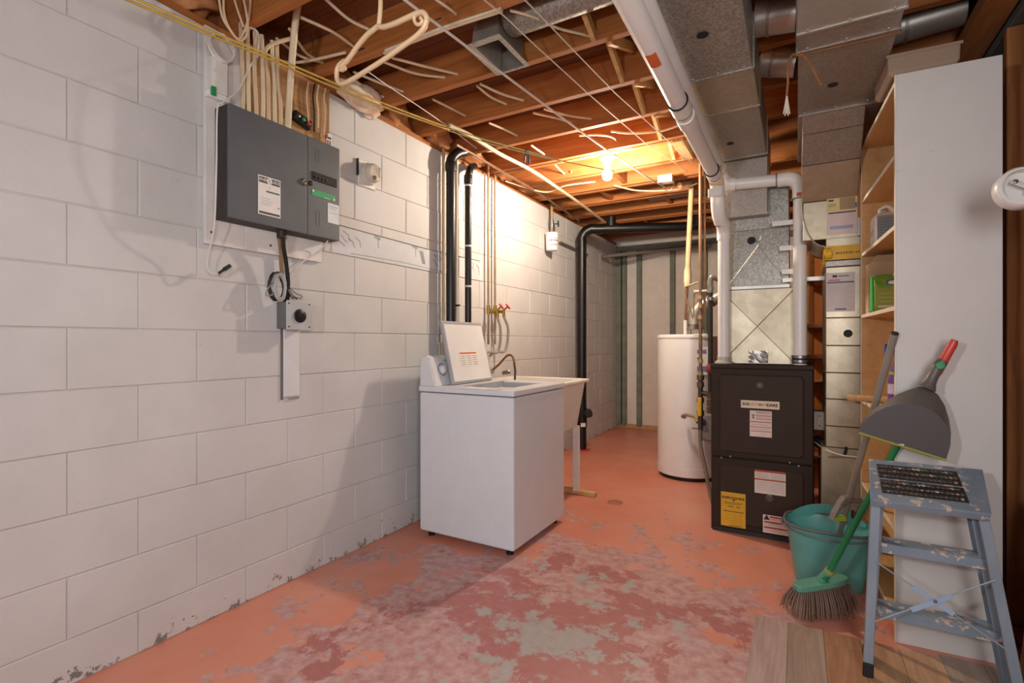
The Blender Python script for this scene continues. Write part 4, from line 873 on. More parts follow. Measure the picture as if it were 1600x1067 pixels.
# white plastic vent pipes
def pvc():
    r = .034; x1 = 1.666; z = 2.04
    t = thing('vent_pipe', 'white plastic vent pipe running the room and dropping to the left of the furnace', 'pipe', (x1, 1.5, z))
    v = on(1131, 450, 'y', 3.25); Yv = 3.25; vx = v.x
    MB().tube([(x1, -1.6, z), (x1, 3.00, z)], r, 20).build('pipe', M['pvc'], t)
    for y in (1.98, 2.12, 2.86): MB().tube([(x1, y, z), (x1, y+.09, z)], r+.005, 20).build('coupling', M['pvc'], t)
    for y in (1.98, 2.07, 2.86, 2.95): MB().tube([(x1, y, z), (x1, y+.004, z)], r+.006, 20).build('glue_line', plain('#6d6a66', .5), t)
    e = on(1104, 300, 'y', 3.06)
    MB().tube(smooth([(x1, 2.98, z), (x1, 3.04, z-.004), (x1+.0, 3.085, z-.03), (x1, 3.10, z-.08)], 5), r+.005, 18).build('elbow', M['pvc'], t)
    MB().tube(smooth([(x1, 3.10, z-.07), (x1, 3.11, z-.13), (x1+.003, 3.15, z-.19), (vx, 3.21, z-.225), (vx, 3.245, z-.26), (vx, Yv, z-.31)], 5), r+.005, 18).build('offset_elbow', M['pvc'], t)
    for p, q in (((x1, 3.105, z-.085), (x1, 3.107, z-.089)), ((x1+.004, 3.178, z-.207), (x1+.005, 3.182, z-.209))): MB().tube([p, q], r+.0065, 18).build('glue_line', plain('#6d6a66', .5), t)
    MB().tube([(vx, Yv, FT+.007), (vx, Yv, z-.29)], r, 20).build('drop_pipe', M['pvc'], t)
    MB().lathe([(r+.016, 0), (r+.014, .012), (r+.003, .016), (r+.003, .04)], (vx, Yv, FT+.007), n=20).build('collar', plain('#b9b2a6', .5), t)
    for x, y, s in ((x1, 1.56, 1), (x1, 2.98, .6)):
        m = MB()
        for k in range(4):
            a0, a1 = -2.0+.25*k, -1.75+.25*k
            m._add([(x+math.cos(a)*(r+.001), yy, z+math.sin(a)*(r+.001)) for a, yy in ((a0, y), (a1, y), (a1, y+.08*s), (a0, y+.08*s))], [(0, 1, 2, 3)])
        m.build('orange_sticker', M['orange'], t)
    t2 = thing('intake_pipe', 'white plastic intake pipe with level arm dropping to the right of the furnace', 'pipe', (2.07, 3.21, FT))
    q = on(1250, 450, 'y', 3.235); qx = q.x
    MB().tube([(qx, 3.235, FT+.008), (qx, 3.235, 1.94)], r, 20).build('drop_pipe', M['pvc'], t2)
    MB().tube(smooth([(qx, 3.235, 1.92), (qx, 3.235, 1.975), (qx-.015, 3.236, 2.02), (qx-.055, 3.24, 2.04), (qx-.11, 3.245, 2.042)], 5), r+.006, 20).build('elbow', M['pvc'], t2)
    MB().tube([(qx-.10, 3.243, 2.042), (1.75, 3.21, 2.045)], r, 20).build('arm', M['pvc'], t2)
    MB().tube([(qx-.112, 3.243, 2.042), (qx-.119, 3.243, 2.042)], r+.007, 20).build('glue_line', plain('#77736f', .5), t2)
    MB().tube([(qx, 3.235, 1.915), (qx, 3.235, 1.921)], r+.007, 20).build('glue_line', plain('#77736f', .5), t2)
    MB().tube(smooth([(1.75, 3.209, 2.045), (1.71, 3.203, 2.05), (1.685, 3.19, 2.08), (1.67, 3.16, 2.11), (1.668, 3.11, 2.122)], 4), r+.005, 18).build('elbow', M['pvc'], t2)
    MB().tube([(1.668, -1.6, 2.122), (1.668, 3.12, 2.122)], r, 20).build('run_pipe', M['pvc'], t2)
    m = MB()
    for k in range(3):
        a0, a1 = -2.0+.3*k, -1.7+.3*k
        m._add([(qx+math.cos(a)*(r+.007), 3.235+math.sin(a)*(r+.007), zz) for a, zz in ((a0, 1.925), (a1, 1.925), (a1, 1.945), (a0, 1.945))], [(0, 1, 2, 3)])
    m.build('orange_sticker', M['orange'], t2)
    for zc in (1.006, 1.030): MB().lathe([(r+.008, 0), (r+.008, .014)], (qx, 3.235, zc), n=20).build('hose_clamp', M['steel'], t2)
    MB().lathe([(r+.006, 0), (r+.006, .045)], (qx, 3.235, 1.0), n=20).build('rubber_sleeve', M['blackmatte'], t2)
    for zc, dx in ((1.80, -.10), (1.655, -.06), (1.52, -.05)):
        MB().obox((qx+dx/2-.02, 3.265, zc), (abs(dx)/2+.02, 0, 0), (0, .006, 0), (0, 0, .014)).build('pipe_bracket', M['pvc'], t2, .002)
    c = on(1250, 436, 'y', 3.27); MB().obox((2.125, 3.285, c.z), (.135, 0, 0), (0, .004, 0), (0, 0, .011)).build('strap', M['galv_b'], t2)
    b = thing('pipe_hanger', 'torn pale paper and foil bits hanging beside the vent pipe elbow', 'hanger strap', (1.72, 3.0, 2.05))
    for k, (px, py, w, h) in enumerate(((1114, 240, 6, 16), (1118, 262, 8, 14), (1119, 280, 10, 18), (1117, 300, 10, 14))):
        c = on(px, py, 'y', 3.0); MB().obox(c, (w/280, 0, .004*(k % 2)), (0, .004, 0), (0, .002, h/560)).build('strap_piece', [M['pale'], M['orange'], M['pale'], M['offwhite']][k], b, .002)
pvc()
# wooden storage rack seen in the gap behind the furnace
rk = thing('wood_rack', 'brown wooden rack with boards seen in the gap behind the furnace', 'rack', (2.45, 4.3, 0))
for x in (2.13, 2.70): B((x, 4.2, 0), (x+.04, 4.24, 2.0)).build('post', M['stud'], rk, .003)
for z in (.25, .52, .80, 1.0, 1.22, 1.55, 1.80): B((2.10, 4.16, z), (2.74, 4.5, z+.03)).build('shelf_board', wood('rack_wood', '#8a5429', '#a86d3a', '#c08a54', 'x', .7) if z == .25 else bpy.data.materials['rack_wood'], rk, .002)
B((2.10, 4.5, 0), (2.74, 4.515, 2.35)).build('back_panel', M['panelling'], rk)
# ================================================================== SHELF UNIT AND WHAT STANDS ON IT
SH_O, SH_A = V((2.384, 2.339, 0)), math.radians(3.1)
def S(u, w, z):      # shelf frame: u = depth towards the right wall, w = along the front away from the camera
    c, s = math.cos(SH_A), math.sin(SH_A)
    return SH_O+V((u*c-w*s, u*s+w*c, z))
def sbox(u0, w0, z0, u1, w1, z1):
    return MB().hexa([S(u0, w0, z0), S(u1, w0, z0), S(u1, w1, z0), S(u0, w1, z0), S(u0, w0, z1), S(u1, w0, z1), S(u1, w1, z1), S(u0, w1, z1)])
def shelf():
    o = S(.15, .36, 0); t = thing('shelf_unit', 'tall open shelf unit with scuffed white end panel', 'shelf', (o.x, o.y, 0))
    nt = NT('scuffed_white_panel'); pos = nt.coord(); n = nt.noise(pos, 2.5, 4); sc = nt.noise(nt.coord((1, 1, 4)), 12, 5, .7)
    col = nt.ramp(n, [(.3, lin('#cbc5bf')), (.7, lin('#d3cec8'))]); col = nt.mix(nt.ramp(sc, [(.70, (0, 0, 0)), (.74, (.5, .5, .5))]), col, lin('#a59f98'))
    wm = nt.set(col, .5); pine, edge = M['pine_shelf'], plain('#e2d6c2', .5)
    D, Wd, T = .300, .735, 2.118
    sbox(.0, 0, 0, D, .0155, T).build('end_panel', wm, t, .0015)
    sbox(-.003, .0, 0.0, 0, .0155, T).build('edge_band', edge, t)
    sbox(.003, .016, .002, D-.006, .019, T-.002).build('inner_face', pine, t)
    sbox(0, Wd-.016, 0, D, Wd, T).build('far_panel', pine, t, .0015)
    sbox(-.003, Wd-.016, 0, 0, Wd, T).build('edge_band', edge, t)
    sbox(D-.006, .019, .06, D-.001, Wd-.016, T-.02).build('back_panel', M['pale'], t)
    for z in (2.092, 1.8175, 1.5525, 1.248, .826, .416, .075):
        s = sbox(.001, .0195, z-.008, D-.007, Wd-.0165, z+.008).build('shelf_board', pine, t)
        sbox(-.002, .0195, z-.008, .001, Wd-.0165, z+.008).build('front_edge', edge, s)
    sbox(.02, .0195, .0, .03, Wd-.0165, .066).build('toe_kick', pine, t)
    for z in (.28,): sbox(.06, .0195, z-.02, .08, Wd-.0165, z+.02).build('rail', pine, t)
shelf()
# translucent bin on top
o = S(.09, .13, 2.12); tb = thing('plastic_bin', 'shallow translucent beige plastic bin on top of the shelf unit', 'bin', (o.x, o.y, 2.1185))
nt = NT('translucent_plastic'); nt.b.inputs['Transmission Weight'].default_value = .35; tp = nt.set(lin('#b79d86'), .35)
def ring(d, z): return [S(-.025+d, .004+d, z), S(.19-d, .004+d, z), S(.19-d, .26-d, z), S(-.025+d, .26-d, z)]
MB().loft([ring(.012, 2.1185), ring(.002, 2.135), ring(0, 2.195), ring(.004, 2.202), ring(.008, 2.195), ring(.016, 2.13)], True, False).build('bin_body', tp, tb, .006, 2)
MB().loft([ring(-.004, 2.185), ring(-.004, 2.196), ring(.002, 2.199)], False, False).build('bin_rim', tp, tb)
# detergent jug on the third board from the top
def jug():
    z0 = 1.5605; c = S(.052, .50, z0); t = thing('detergent_jug', 'white jug with grey printed label and loop handle on the shelf', 'jug', tuple(c))
    u, w = S(1, 0, 0)-S(0, 0, 0), S(0, 1, 0)-S(0, 0, 0)
    R = lambda a, b, z: [c+u*x+w*y+V((0, 0, z)) for x, y in ((-a, -b+.01), (-a+.01, -b), (a-.01, -b), (a, -b+.01), (a, b-.01), (a-.01, b), (-a+.01, b), (-a, b-.01))]
    wm = plain('#e4d9cf', .4)
    MB().loft([R(.040, .055, 0), R(.043, .06, .02), R(.043, .06, .125), R(.035, .05, .14), R(.02, .02, .15)], True, False).build('jug_body', wm, t, .003)
    MB().lathe([(.018, 0), (.018, .03), (0, .032)], c+w*.03+V((0, 0, .145)), n=14).build('cap', M['white'], t)
    MB().tube(smooth([c+u*.035-w*.04+V((0, 0, .13)), c+u*.025-w*.04+V((0, 0, .155)), c+u*.005-w*.03+V((0, 0, .172)), c-u*.015-w*.0+V((0, 0, .165))], 5), .008, 8).build('handle', wm, t)
    label_sheet('jug_label', c-w*.0605+V((0, 0, .012))-u*.036, u, (0, 0, 1), .072, .115, [(.08, .85-.11*k, .9-.1*(k % 3), .885-.11*k, 1) for k in range(7)], [plain('#8d979b', .6), plain('#7a858b', .7)], t)
    label_sheet('side_label', c-u*.0435+w*.04+V((0, 0, .015)), -w, (0, 0, 1), .08, .10, [(.1, .3, .9, .6, 1)], [plain('#d9d4cc', .6), plain('#b5b8b8', .7)], t)
jug()
z0 = 1.2565
c = S(.15, .46, z0); bx = thing('cardboard_box', 'open beige cardboard box behind the green bag on the shelf', 'box', tuple(c))
cb = plain('#c4a687', .85, 0, .06)
sbox(.012, .555, z0+.001, .26, .563, z0+.24).build('box_side', cb, bx); sbox(.012, .69, z0+.001, .26, .70, z0+.24).build('box_side', cb, bx)
sbox(.012, .5635, z0+.001, .02, .6895, z0+.24).build('box_front', cb, bx); sbox(.25, .5635, z0+.001, .26, .6895, z0+.24).build('box_back', cb, bx)
sbox(.0205, .5635, z0+.001, .2495, .6895, z0+.005).build('box_bottom', cb, bx)
MB().hexa([S(.012, .553, z0+.24), S(.26, .553, z0+.24), S(.26, .558, z0+.24), S(.012, .558, z0+.24), S(.03, .51, z0+.262), S(.26, .51, z0+.262), S(.26, .515, z0+.265), S(.03, .515, z0+.265)]).build('box_flap', plain('#d2b99c', .85), bx)
def green_bag():
    c = S(.03, .36, z0); t = thing('soap_bag', 'bright green detergent bag with oval blue badge on the shelf', 'bag', tuple(c))
    nt = NT('green_bag_print'); n = nt.noise(nt.coord(), 9, 4, .6, .6); nt.set(nt.ramp(n, [(.32, lin('#4a9434')), (.5, lin('#86a03a')), (.66, lin('#a5b552'))]), .35)
    def ring(zz, g): return [S(u, w, z0+zz) for u, w in ((.004, .432+g), (.10, .428+g), (.20, .432+g), (.20, .50-g), (.10, .504-g), (.004, .50-g))]
    MB().loft([ring(.001, .004), ring(.02, 0), ring(.12, 0), ring(.155, .012), ring(.168, .028)], True, False).build('bag_body', nt.m, t, .003)
    MB().hexa([S(-.004, .434, z0+.002), S(.003, .434, z0+.002), S(.003, .498, z0+.002), S(-.004, .498, z0+.002), S(-.004, .446, z0+.160), S(.003, .446, z0+.160), S(.003, .486, z0+.160), S(-.004, .486, z0+.160)]).build('side_gusset', plain('#3fae46', .4), t, .002)
    c0 = S(.075, .4265, z0+.128); u, w = S(1, 0, 0)-S(0, 0, 0), V((0, 0, 1)); n = u.cross(w)
    pts = [c0+u*.030*math.cos(a)+w*.014*math.sin(a) for a in (2*math.pi*k/18 for k in range(18))]
    b = MB().prism(pts, n*.0015).build('oval_badge', plain('#3f5f8c', .4), t)
    pts = [c0+n*.0016-u*.006+u*.016*math.cos(a)+w*.008*math.sin(a) for a in (2*math.pi*k/14 for k in range(14))]
    MB().prism(pts, n*.001).build('badge_shine', M['white'], b)
    label_sheet('print_panel', S(.012, .427, z0+.015), u, w, .17, .09, [(.05, .3+.2*k, .6+.1*(k % 2), .34+.2*k, 1) for k in range(3)]+[(.55, .3, .75, .6, 2), (.03, .02, .5, .14, 3)], [plain('#97a24a', .4), plain('#b6c46a', .5), plain('#b0703a', .5), plain('#d8d2b0', .5)], t)
    MB().hexa([S(.07, .45, z0+.16), S(.19, .45, z0+.16), S(.19, .454, z0+.16), S(.07, .454, z0+.16), S(.10, .45, z0+.192), S(.17, .45, z0+.185), S(.17, .454, z0+.185), S(.10, .454, z0+.192)]).build('white_tab', M['white'], t)
green_bag()
c = S(.03, .54, z0); bk = thing('dark_binder', 'dark slim upright object at the far side of the green bag', 'binder', tuple(c))
sbox(.0, .515, z0+.001, .03, .54, z0+.165).build('cover', plain('#2f2622', .5), bk, .006, 2)
sbox(-.001, .522, z0+.02, .0, .533, z0+.13).build('spine_label', plain('#6a6058', .6), bk)
# dowel lying on the fifth board, spray bottle behind the mop pole
z1 = .834
tag(MB().tube([S(-.075, .60, z1+.016), S(.25, .50, z1+.016)], .0155, 12).build('wooden_dowel', M['pale']), 'thick wooden dowel sticking out over the shelf edge', 'dowel')
c = S(.04, .155, z1+.0005); sp = thing('spray_bottle', 'purple and lime spray bottle with blue trigger on the shelf', 'bottle', tuple(c))
MB().lathe([(.034, 0), (.037, .006), (.037, .13), (.030, .17), (.016, .215), (.014, .245)], c, n=20).build('bottle_body', plain('#7a4fa3', .3), sp)
MB().lathe([(.0376, .02), (.0376, .05)], c, n=20, cap=False).build('label_band', plain('#cdbfe0', .5), sp)
MB().lathe([(.0376, .08), (.0376, .12)], c, n=20, cap=False).build('label_band', plain('#d9cfe8', .5), sp)
MB().lathe([(.0345, .135), (.0312, .168)], c, n=20, cap=False).build('lime_band', plain('#a9c93c', .4), sp)
h = MB().obox(c+V((-.014, 0, .262)), (.034, 0, .003), (0, .013, 0), (0, 0, .018)).build('spray_head', plain('#2a3f9d', .35), sp, .005, 2)
MB().tube(smooth([c+V((-.034, 0, .255)), c+V((-.042, 0, .235)), c+V((-.032, 0, .215))], 4), .005, 8).build('trigger', plain('#2a3f9d', .35), h)
# ================================================================== BUCKET, MOP, BROOM, DUSTPAN
BC = V((2.19, 2.785, 0))
def bucket():
    t = thing('mop_bucket', 'teal plastic mop bucket with grey rim on the floor before the shelf', 'bucket', tuple(BC))
    def ring(r, z, k=1.0, n=40, dip=0):
        out = []
        for i in range(n):
            a = 2*math.pi*i/n; x, y = math.cos(a), math.sin(a); e = 3.0
            q = (abs(x)**e+abs(y)**e)**(-1/e); out.append(BC+V((x*q*r*.98, y*q*r*.80, z+dip*(abs(math.cos(a-.5))**6))))
        return out
    tm = plain('#61a59d', .35, 0, .04)
    MB().loft([ring(.135, .0), ring(.14, .004), ring(.175, .245), ring(.182, .262), ring(.178, .268), ring(.170, .25), ring(.134, .012), ring(.05, .01)], True).build('bucket_body', tm, t, sharp=30)
    rim = [ring(.183, .268)[i] for i in range(40)]; rim.append(rim[0])
    MB().tube(rim, .007, 8, False).build('rim', plain('#5c5f5c', .5), t)
    # raised pouring lip at the back
    back = [V((BC.x+.178*.98*math.cos(a)*1.0, BC.y+.145*math.sin(a), 0)) for a in (math.pi*(.16+.68*k/12) for k in range(13))]
    m = MB()
    for k in range(12):
        h0, h1 = .272+.045*math.sin(math.pi*k/12), .272+.045*math.sin(math.pi*(k+1)/12); a, b = back[k], back[k+1]
        m.hexa([(a.x, a.y, .25), (b.x, b.y, .25), (b.x, b.y+.004, .25), (a.x, a.y+.004, .25), (a.x, a.y, h0), (b.x, b.y, h1), (b.x, b.y+.004, h1), (a.x, a.y+.004, h0)])
    m.build('pouring_lip', tm, t)
    hp = []
    for k in range(15):
        a = math.pi*(1.02+.96*k/14); hp.append(BC+V((.196*math.cos(a), .158*math.sin(a), .252-.012*math.sin(math.pi*k/14))))
    MB().tube(hp, .0045, 8).build('handle', plain('#6d6f6c', .45), t)
    for s in (-1, 1): MB().lathe([(.016, 0), (.016, .014)], BC+V((s*.180, 0, .250)), (s, 0, 0), 10).build('handle_lug', plain('#5c5f5c', .5), t)
bucket()
def mop():
    a, b = V((2.18, 2.80, .016)), V((2.377, 2.318, 1.150))
    a2 = on(1312, 832, 'y', 2.77); d = (b-a2).normalized(); a = a2-d*((a2.z-.02)/d.z)
    t = thing('mop_pole', 'grey pole standing in the teal bucket and leaning on the shelf edge', 'pole', tuple(a))
    gm = plain('#8b8379', .45, 0, .05)
    MB().tube([a, b], .0125, 14).build('pole', gm, t)
    MB().lathe([(.0125, 0), (.012, .006), (0, .010)], b, d, 14).build('end_cap', M['dark'], t)
    # clip-on hand pan part way up
    c = a+d*((.42-a.z)/d.z); R_ = _RT; up = V((0, 0, 1)); k = 1/318
    fr = lambda x, y: c+R_*((x-1326)*k)+up*((758-y)*k)-_FW*.012
    outer = [(1301, 787), (1305, 776), (1313, 762), (1319, 754), (1330, 752)]; inner = [(1306, 784), (1311, 774), (1319, 764), (1327, 762)]
    P = [fr(*p) for p in outer+inner[::-1]]
    p = MB().prism(P, _FW*.035).build('hood', plain('#7d766e', .5), t, .003)
    MB().prism([fr(*q) for q in ((1305, 781), (1321, 781), (1320, 788), (1303, 786))], _FW*.03).build('lime_lip', plain('#a9c22e', .5), t, .002)
    MB().prism([fr(*q) for q in ((1331, 772), (1335, 776), (1333, 786), (1330, 783))], _FW*.02).build('catch', M['dark'], t, .002)
    MB().tube([fr(1322, 757), fr(1341, 758)], .012, 10).build('clip', plain('#6d675f', .5), t)
mop()
HB = V((2.131, 2.405, 0))
TIP = on(1492, 531, 'y', 2.245); BASE = on(1289, 905, 'y', 2.405)
def broom():
    t = thing('push_broom', 'green-handled broom with grey bristles leaning on the shelf end panel', 'broom', (BASE.x, BASE.y, 0))
    gm = plain('#1a7544', .35, 0, .05); hm = plain('#5f9a83', .45, 0, .05)
    d = (TIP-BASE).normalized(); gt = on(1471, 568, 'y', 2.255)
    L = (TIP-BASE).length; k = .875
    MB().tube([BASE, BASE+d*L*k], .0115, 14).build('handle', gm, t)
    MB().tube([BASE+d*L*k, BASE+d*L*(k+.01), BASE+d*L*(.985), TIP], [.0125, .0142, .0142, .010], 14).build('hanging_grip', plain('#cf4536', .35), t)
    # block, in the picture a tilted slab with its long side across
    e0, e1 = on(1243, 921, 'y', 2.45), on(1321, 906, 'y', 2.45)
    c = on(1282, 917, 'y', 2.43); c.z = .128
    u = V((.93, -.02, .16)).normalized(); u = V((.78, .60, .10)).normalized(); nrm = V((-.12, -.10, 1)).normalized(); w = nrm.cross(u).normalized(); nrm = u.cross(w)
    rd = MB(); L2, W2 = .118, .034
    pl = [c+u*(L2*math.copysign(abs(math.cos(a))**.55, math.cos(a)))+w*(W2*math.copysign(abs(math.sin(a))**.55, math.sin(a))) for a in (2*math.pi*(i+.5)/16 for i in range(16))]
    rd.prism([p-nrm*.012 for p in pl], nrm*.024).build('block', hm, t, .004, 2)
    MB().tube([c+nrm*.008, BASE+d*.045], [.019, .0165], 14).build('socket', hm, t)
    MB().tube([BASE+d*.035, BASE+d*.05], .0185, 14).build('collar', plain('#8a9a4f', .5), t)
    # bristles: flared tufts
    br = MB(); r2 = random.Random(5); nu, nw = 26, 6
    for i in range(nu):
        for j in range(nw):
            fu, fw_ = (i/(nu-1)*2-1), (j/(nw-1)*2-1)
            p = c+u*L2*.93*fu+w*W2*.85*fw_-nrm*.012
            q = c+u*(L2*1.22*fu+r2.uniform(-.004, .004))+w*(W2*1.75*fw_+r2.uniform(-.005, .005)); q.z = .004+r2.uniform(0, .008)+max(0, fu*fu-.5)*.02
            mid = (p+q)/2+u*fu*.006+w*fw_*.006
            br.tube([p, mid, q], [.0026, .0030, .0019], 4, True)
    o = br.build('bristles', plain('#8c7263', .8, 0, .2), t); o['kind'] = 'stuff'
broom()
def dustpan():
    Yf = 2.205; o3 = on(1415, 690, 'y', Yf); t = thing('dustpan', 'grey dustpan with lime lip clipped to the green broom handle', 'dustpan', tuple(o3))
    gm = plain('#493f3f', .55, 0, .04); gl = plain('#615955', .45, 0, .04)
    front = [(1343, 674), (1347, 664), (1356, 653), (1369, 643), (1385, 636), (1402, 632), (1420, 631), (1437, 634), (1453, 640), (1467, 650), (1478, 663), (1484, 679), (1485, 693), (1482, 706), (1478, 717)]
    outer = [(1342, 671), (1345, 661), (1353, 650), (1367, 638), (1384, 627), (1402, 616), (1420, 609), (1437, 604), (1452, 606), (1466, 617), (1476, 633), (1483, 655), (1486, 676), (1485, 697), (1479, 716)]
    A = [on(x, y, 'y', Yf) for x, y in front]; Bk = [on(x, y, 'y', Yf+.055) for x, y in outer]
    MB().prism(A, (0, .004, 0)).build('pan_face', gm, t)
    MB().loft([A, Bk], False, True, False).build('hood', gl, t)
    a, b = on(1342, 676, 'y', Yf-.002), on(1479, 719, 'y', Yf-.002)
    MB().beam(a, b, .007, .008).build('rubber_lip', plain('#94943c', .6), t, .002)
    # neck that tapers up around the broom handle
    c = [(1447, 606, .030), (1453, 597, .019), (1459, 585, .0155), (1464, 576, .0165), (1470, 568, .0175), (1474, 563, .015)]
    MB().tube([on(x, y, 'y', 2.243) for x, y, r in c], [r for *_, r in c], 16).build('neck', gl, t)
    q = on(1469.5, 571, 'y', 2.223); MB().lathe([(.012, 0), (.012, .003), (0, .004)], q, (0, -1, .1), 18).build('handle_window', M['green'], t)
    q = on(1408, 695, 'y', Yf); B((q.x-.008, Yf-.002, q.z-.003), (q.x+.008, Yf, q.z+.003)).build('white_mark', M['white'], t)
dustpan()
# ================================================================== STEP LADDER
def ladder():
    t = thing('step_ladder', 'small grey-blue paint-splattered step ladder leaning by the shelf', 'step ladder', (2.43, 2.10, 0))
    nt = NT('splattered_metal_paint'); co = nt.coord()
    n = nt.noise(co, 5, 4); base = nt.ramp(n, [(.3, lin('#70808f')), (.7, lin('#8b96a0'))])
    sp = nt.noise(co, 34, 4, .6); base = nt.mix(nt.ramp(sp, [(.59, (0, 0, 0)), (.605, (1, 1, 1))]), base, lin('#cbb5a6'))
    rs = nt.noise(co, 14, 4, .7); base = nt.mix(nt.ramp(rs, [(.70, (0, 0, 0)), (.74, (.8, .8, .8))]), base, lin('#5b4036'))
    pm = nt.set(base, .5, .15)
    nt = NT('worn_rail_paint'); co = nt.coord((1, 1, .35)); n = nt.noise(co, 7, 4)
    base = nt.ramp(n, [(.3, lin('#7c8896')), (.7, lin('#97a0aa'))]); sp = nt.noise(co, 30, 3); base = nt.mix(nt.ramp(sp, [(.70, (0, 0, 0)), (.72, (1, 1, 1))]), base, lin('#cfc9c4'))
    rm = nt.set(base, .45, .2)
    lm = plain('#9db0c6', .45, 0, .05)
    # near frame: two slim rails
    nl0, nl1 = V((2.268, 2.045, 0.006)), V((2.292, 2.055, .615)); nr0, nr1 = V((2.650, 2.045, .006)), V((2.556, 2.055, .615))
    for a, b in ((nl0, nl1), (nr0, nr1)):
        s = 1 if a is nl0 else -1; d = (b-a).normalized(); R_ = MB()
        R_.beam(a, b, .026, .003, (0, 1, 0)); R_.beam(a+V((-s*.0115, .011, 0)), b+V((-s*.0115, .011, 0)), .003, .024, (0, 1, 0)); R_.beam(a+V((s*.0115, .006, 0)), b+V((s*.0115, .006, 0)), .003, .014, (0, 1, 0))
        r_ = R_.build('rail', rm, t, .0008)
        MB().beam(a-V((0, 0, .005)), a+d*.045, .030, .014, (0, 1, 0)).build('rubber_foot', M['blackmatte'], r_, .003)
    # far frame: wide channel rails carrying the treads
    fl0, fl1 = V((2.272, 2.165, .006)), V((2.300, 2.125, .62)); fr0, fr1 = V((2.655, 2.165, .006)), V((2.552, 2.125, .62))
    for a, b in ((fl0, fl1), (fr0, fr1)):
        s = 1 if a is fl0 else -1; d = (b-a).normalized(); R_ = MB()
        R_.beam(a, b, .003, .062, (0, 1, 0)); R_.beam(a+V((s*.010, -.030, 0)), b+V((s*.010, -.030, 0)), .020, .003, (0, 1, 0)); R_.beam(a+V((s*.010, .030, 0)), b+V((s*.010, .030, 0)), .020, .003, (0, 1, 0))
        r_ = R_.build('rail', rm, t, .0008)
        MB().beam(a-V((0, 0, .005)), a+d*.03, .012, .068, (0, 1, 0)).build('rubber_foot', M['blackmatte'], r_, .003)
    for f in (.335, .705):
        a, b = fl0.lerp(fl1, f), fr0.lerp(fr1, f); T_ = MB()
        T_.beam(a+V((.002, 0, 0)), b-V((.002, 0, 0)), .075, .003); T_.beam(a+V((.002, -.037, -.015)), b+V((-.002, -.037, -.015)), .003, .032); T_.beam(a+V((.002, .037, -.012)), b+V((-.002, .037, -.012)), .003, .025)
        tr_ = T_.build('tread', pm, t, .001)
        for s, q in ((1, a), (-1, b)): MB().beam(q+V((s*.05, 0, -.004)), q+V((s*.004, 0, -.06)), .012, .004, (0, 1, 0)).build('tread_brace', rm, tr_)
    # spreader: crossed wires with flat centre plates
    w0, w1 = on(1368, 877, 'y', 2.04), on(1573, 1015, 'y', 2.04); x0, x1 = on(1366, 971, 'y', 2.038), on(1556, 906, 'y', 2.038)
    for a, b, k0, k1, nm in ((w0, w1, .30, .62, 0), (x0, x1, .32, .66, 1)):
        s = MB().tube([a, b], .0022, 6).build('cross_wire', plain('#9aa3ad', .5), t)
        MB().beam(a.lerp(b, k0)-V((0, .004+.003*nm, 0)), a.lerp(b, k1)-V((0, .004+.003*nm, 0)), .016, .002, (0, 1, 0)).build('centre_plate', lm, s, .0006)
    c = on(1461, 939, 'y', 2.03); MB().lathe([(.005, 0), (.005, .004), (0, .005)], c, (0, -1, 0), 10).build('rivet', M['steel'], t)
    # tilted top plate with two grip inserts
    A, Bq, C, D = V((2.272, 2.020, .603)), V((2.570, 2.020, .603)), V((2.600, 2.230, .694)), V((2.290, 2.230, .694))
    nrm = (Bq-A).cross(D-A).normalized()
    m = MB(); T = [A, Bq, C, D]; m.hexa([p-nrm*.003 for p in T]+[p+nrm*.003 for p in T])
    u, v = (Bq-A).normalized(), ((D-A)-(Bq-A).normalized()*(D-A).dot((Bq-A).normalized())).normalized()
    m.beam(A+u*.002-nrm*.012, Bq-u*.002-nrm*.012, .003, .024, nrm)
    top = m.build('top_plate', pm, t, .0025, 2)
    Lx, Lv = (Bq-A).length, (D-A).length
    for v0, v1 in ((.17, .49), (.53, .87)):
        ins = MB(); x0_, x1_ = .12*Lx, .86*Lx; q = lambda x, f: A+u*x+v*(Lv*f)+nrm*.0035
        p = ins.obox((q(x0_, v0)+q(x1_, v1))/2, u*(x1_-x0_)/2, v*(Lv*(v1-v0)/2), nrm*.0022).build('grip_insert', plain('#26211e', .6, 0, .2), top, .004, 2)
        g = MB(); rows = 3; cols = 17
        for r_ in range(rows):
            for c_ in range(cols):
                o = q(x0_+(x1_-x0_)*(c_+.35+.5*(r_ % 2))/(cols+.6), v0+(v1-v0)*(r_+.5)/rows)+nrm*.0022
                rad = .0062; n = 8
                ro = [o+u*rad*math.cos(a)+v*rad*math.sin(a) for a in (2*math.pi*i/n for i in range(n))]; ri = [o+(z_-o)*.66+nrm*.0022 for z_ in ro]; rx = [o+(z_-o)*.62-nrm*.0001 for z_ in ro]
                g.loft([ro, ri, rx], False, False)
        nt_ = bpy.data.materials.get('grip_paint')
        if not nt_:
            n2 = NT('grip_paint'); f2 = n2.noise(n2.coord(), 40, 3, .7); nt_ = n2.set(n2.ramp(f2, [(.42, lin('#4a3e36')), (.56, lin('#6d6056')), (.62, lin('#c4b3a3'))]), .55)
        go = g.build('grip_rings', nt_, p); go['kind'] = 'stuff'
ladder()
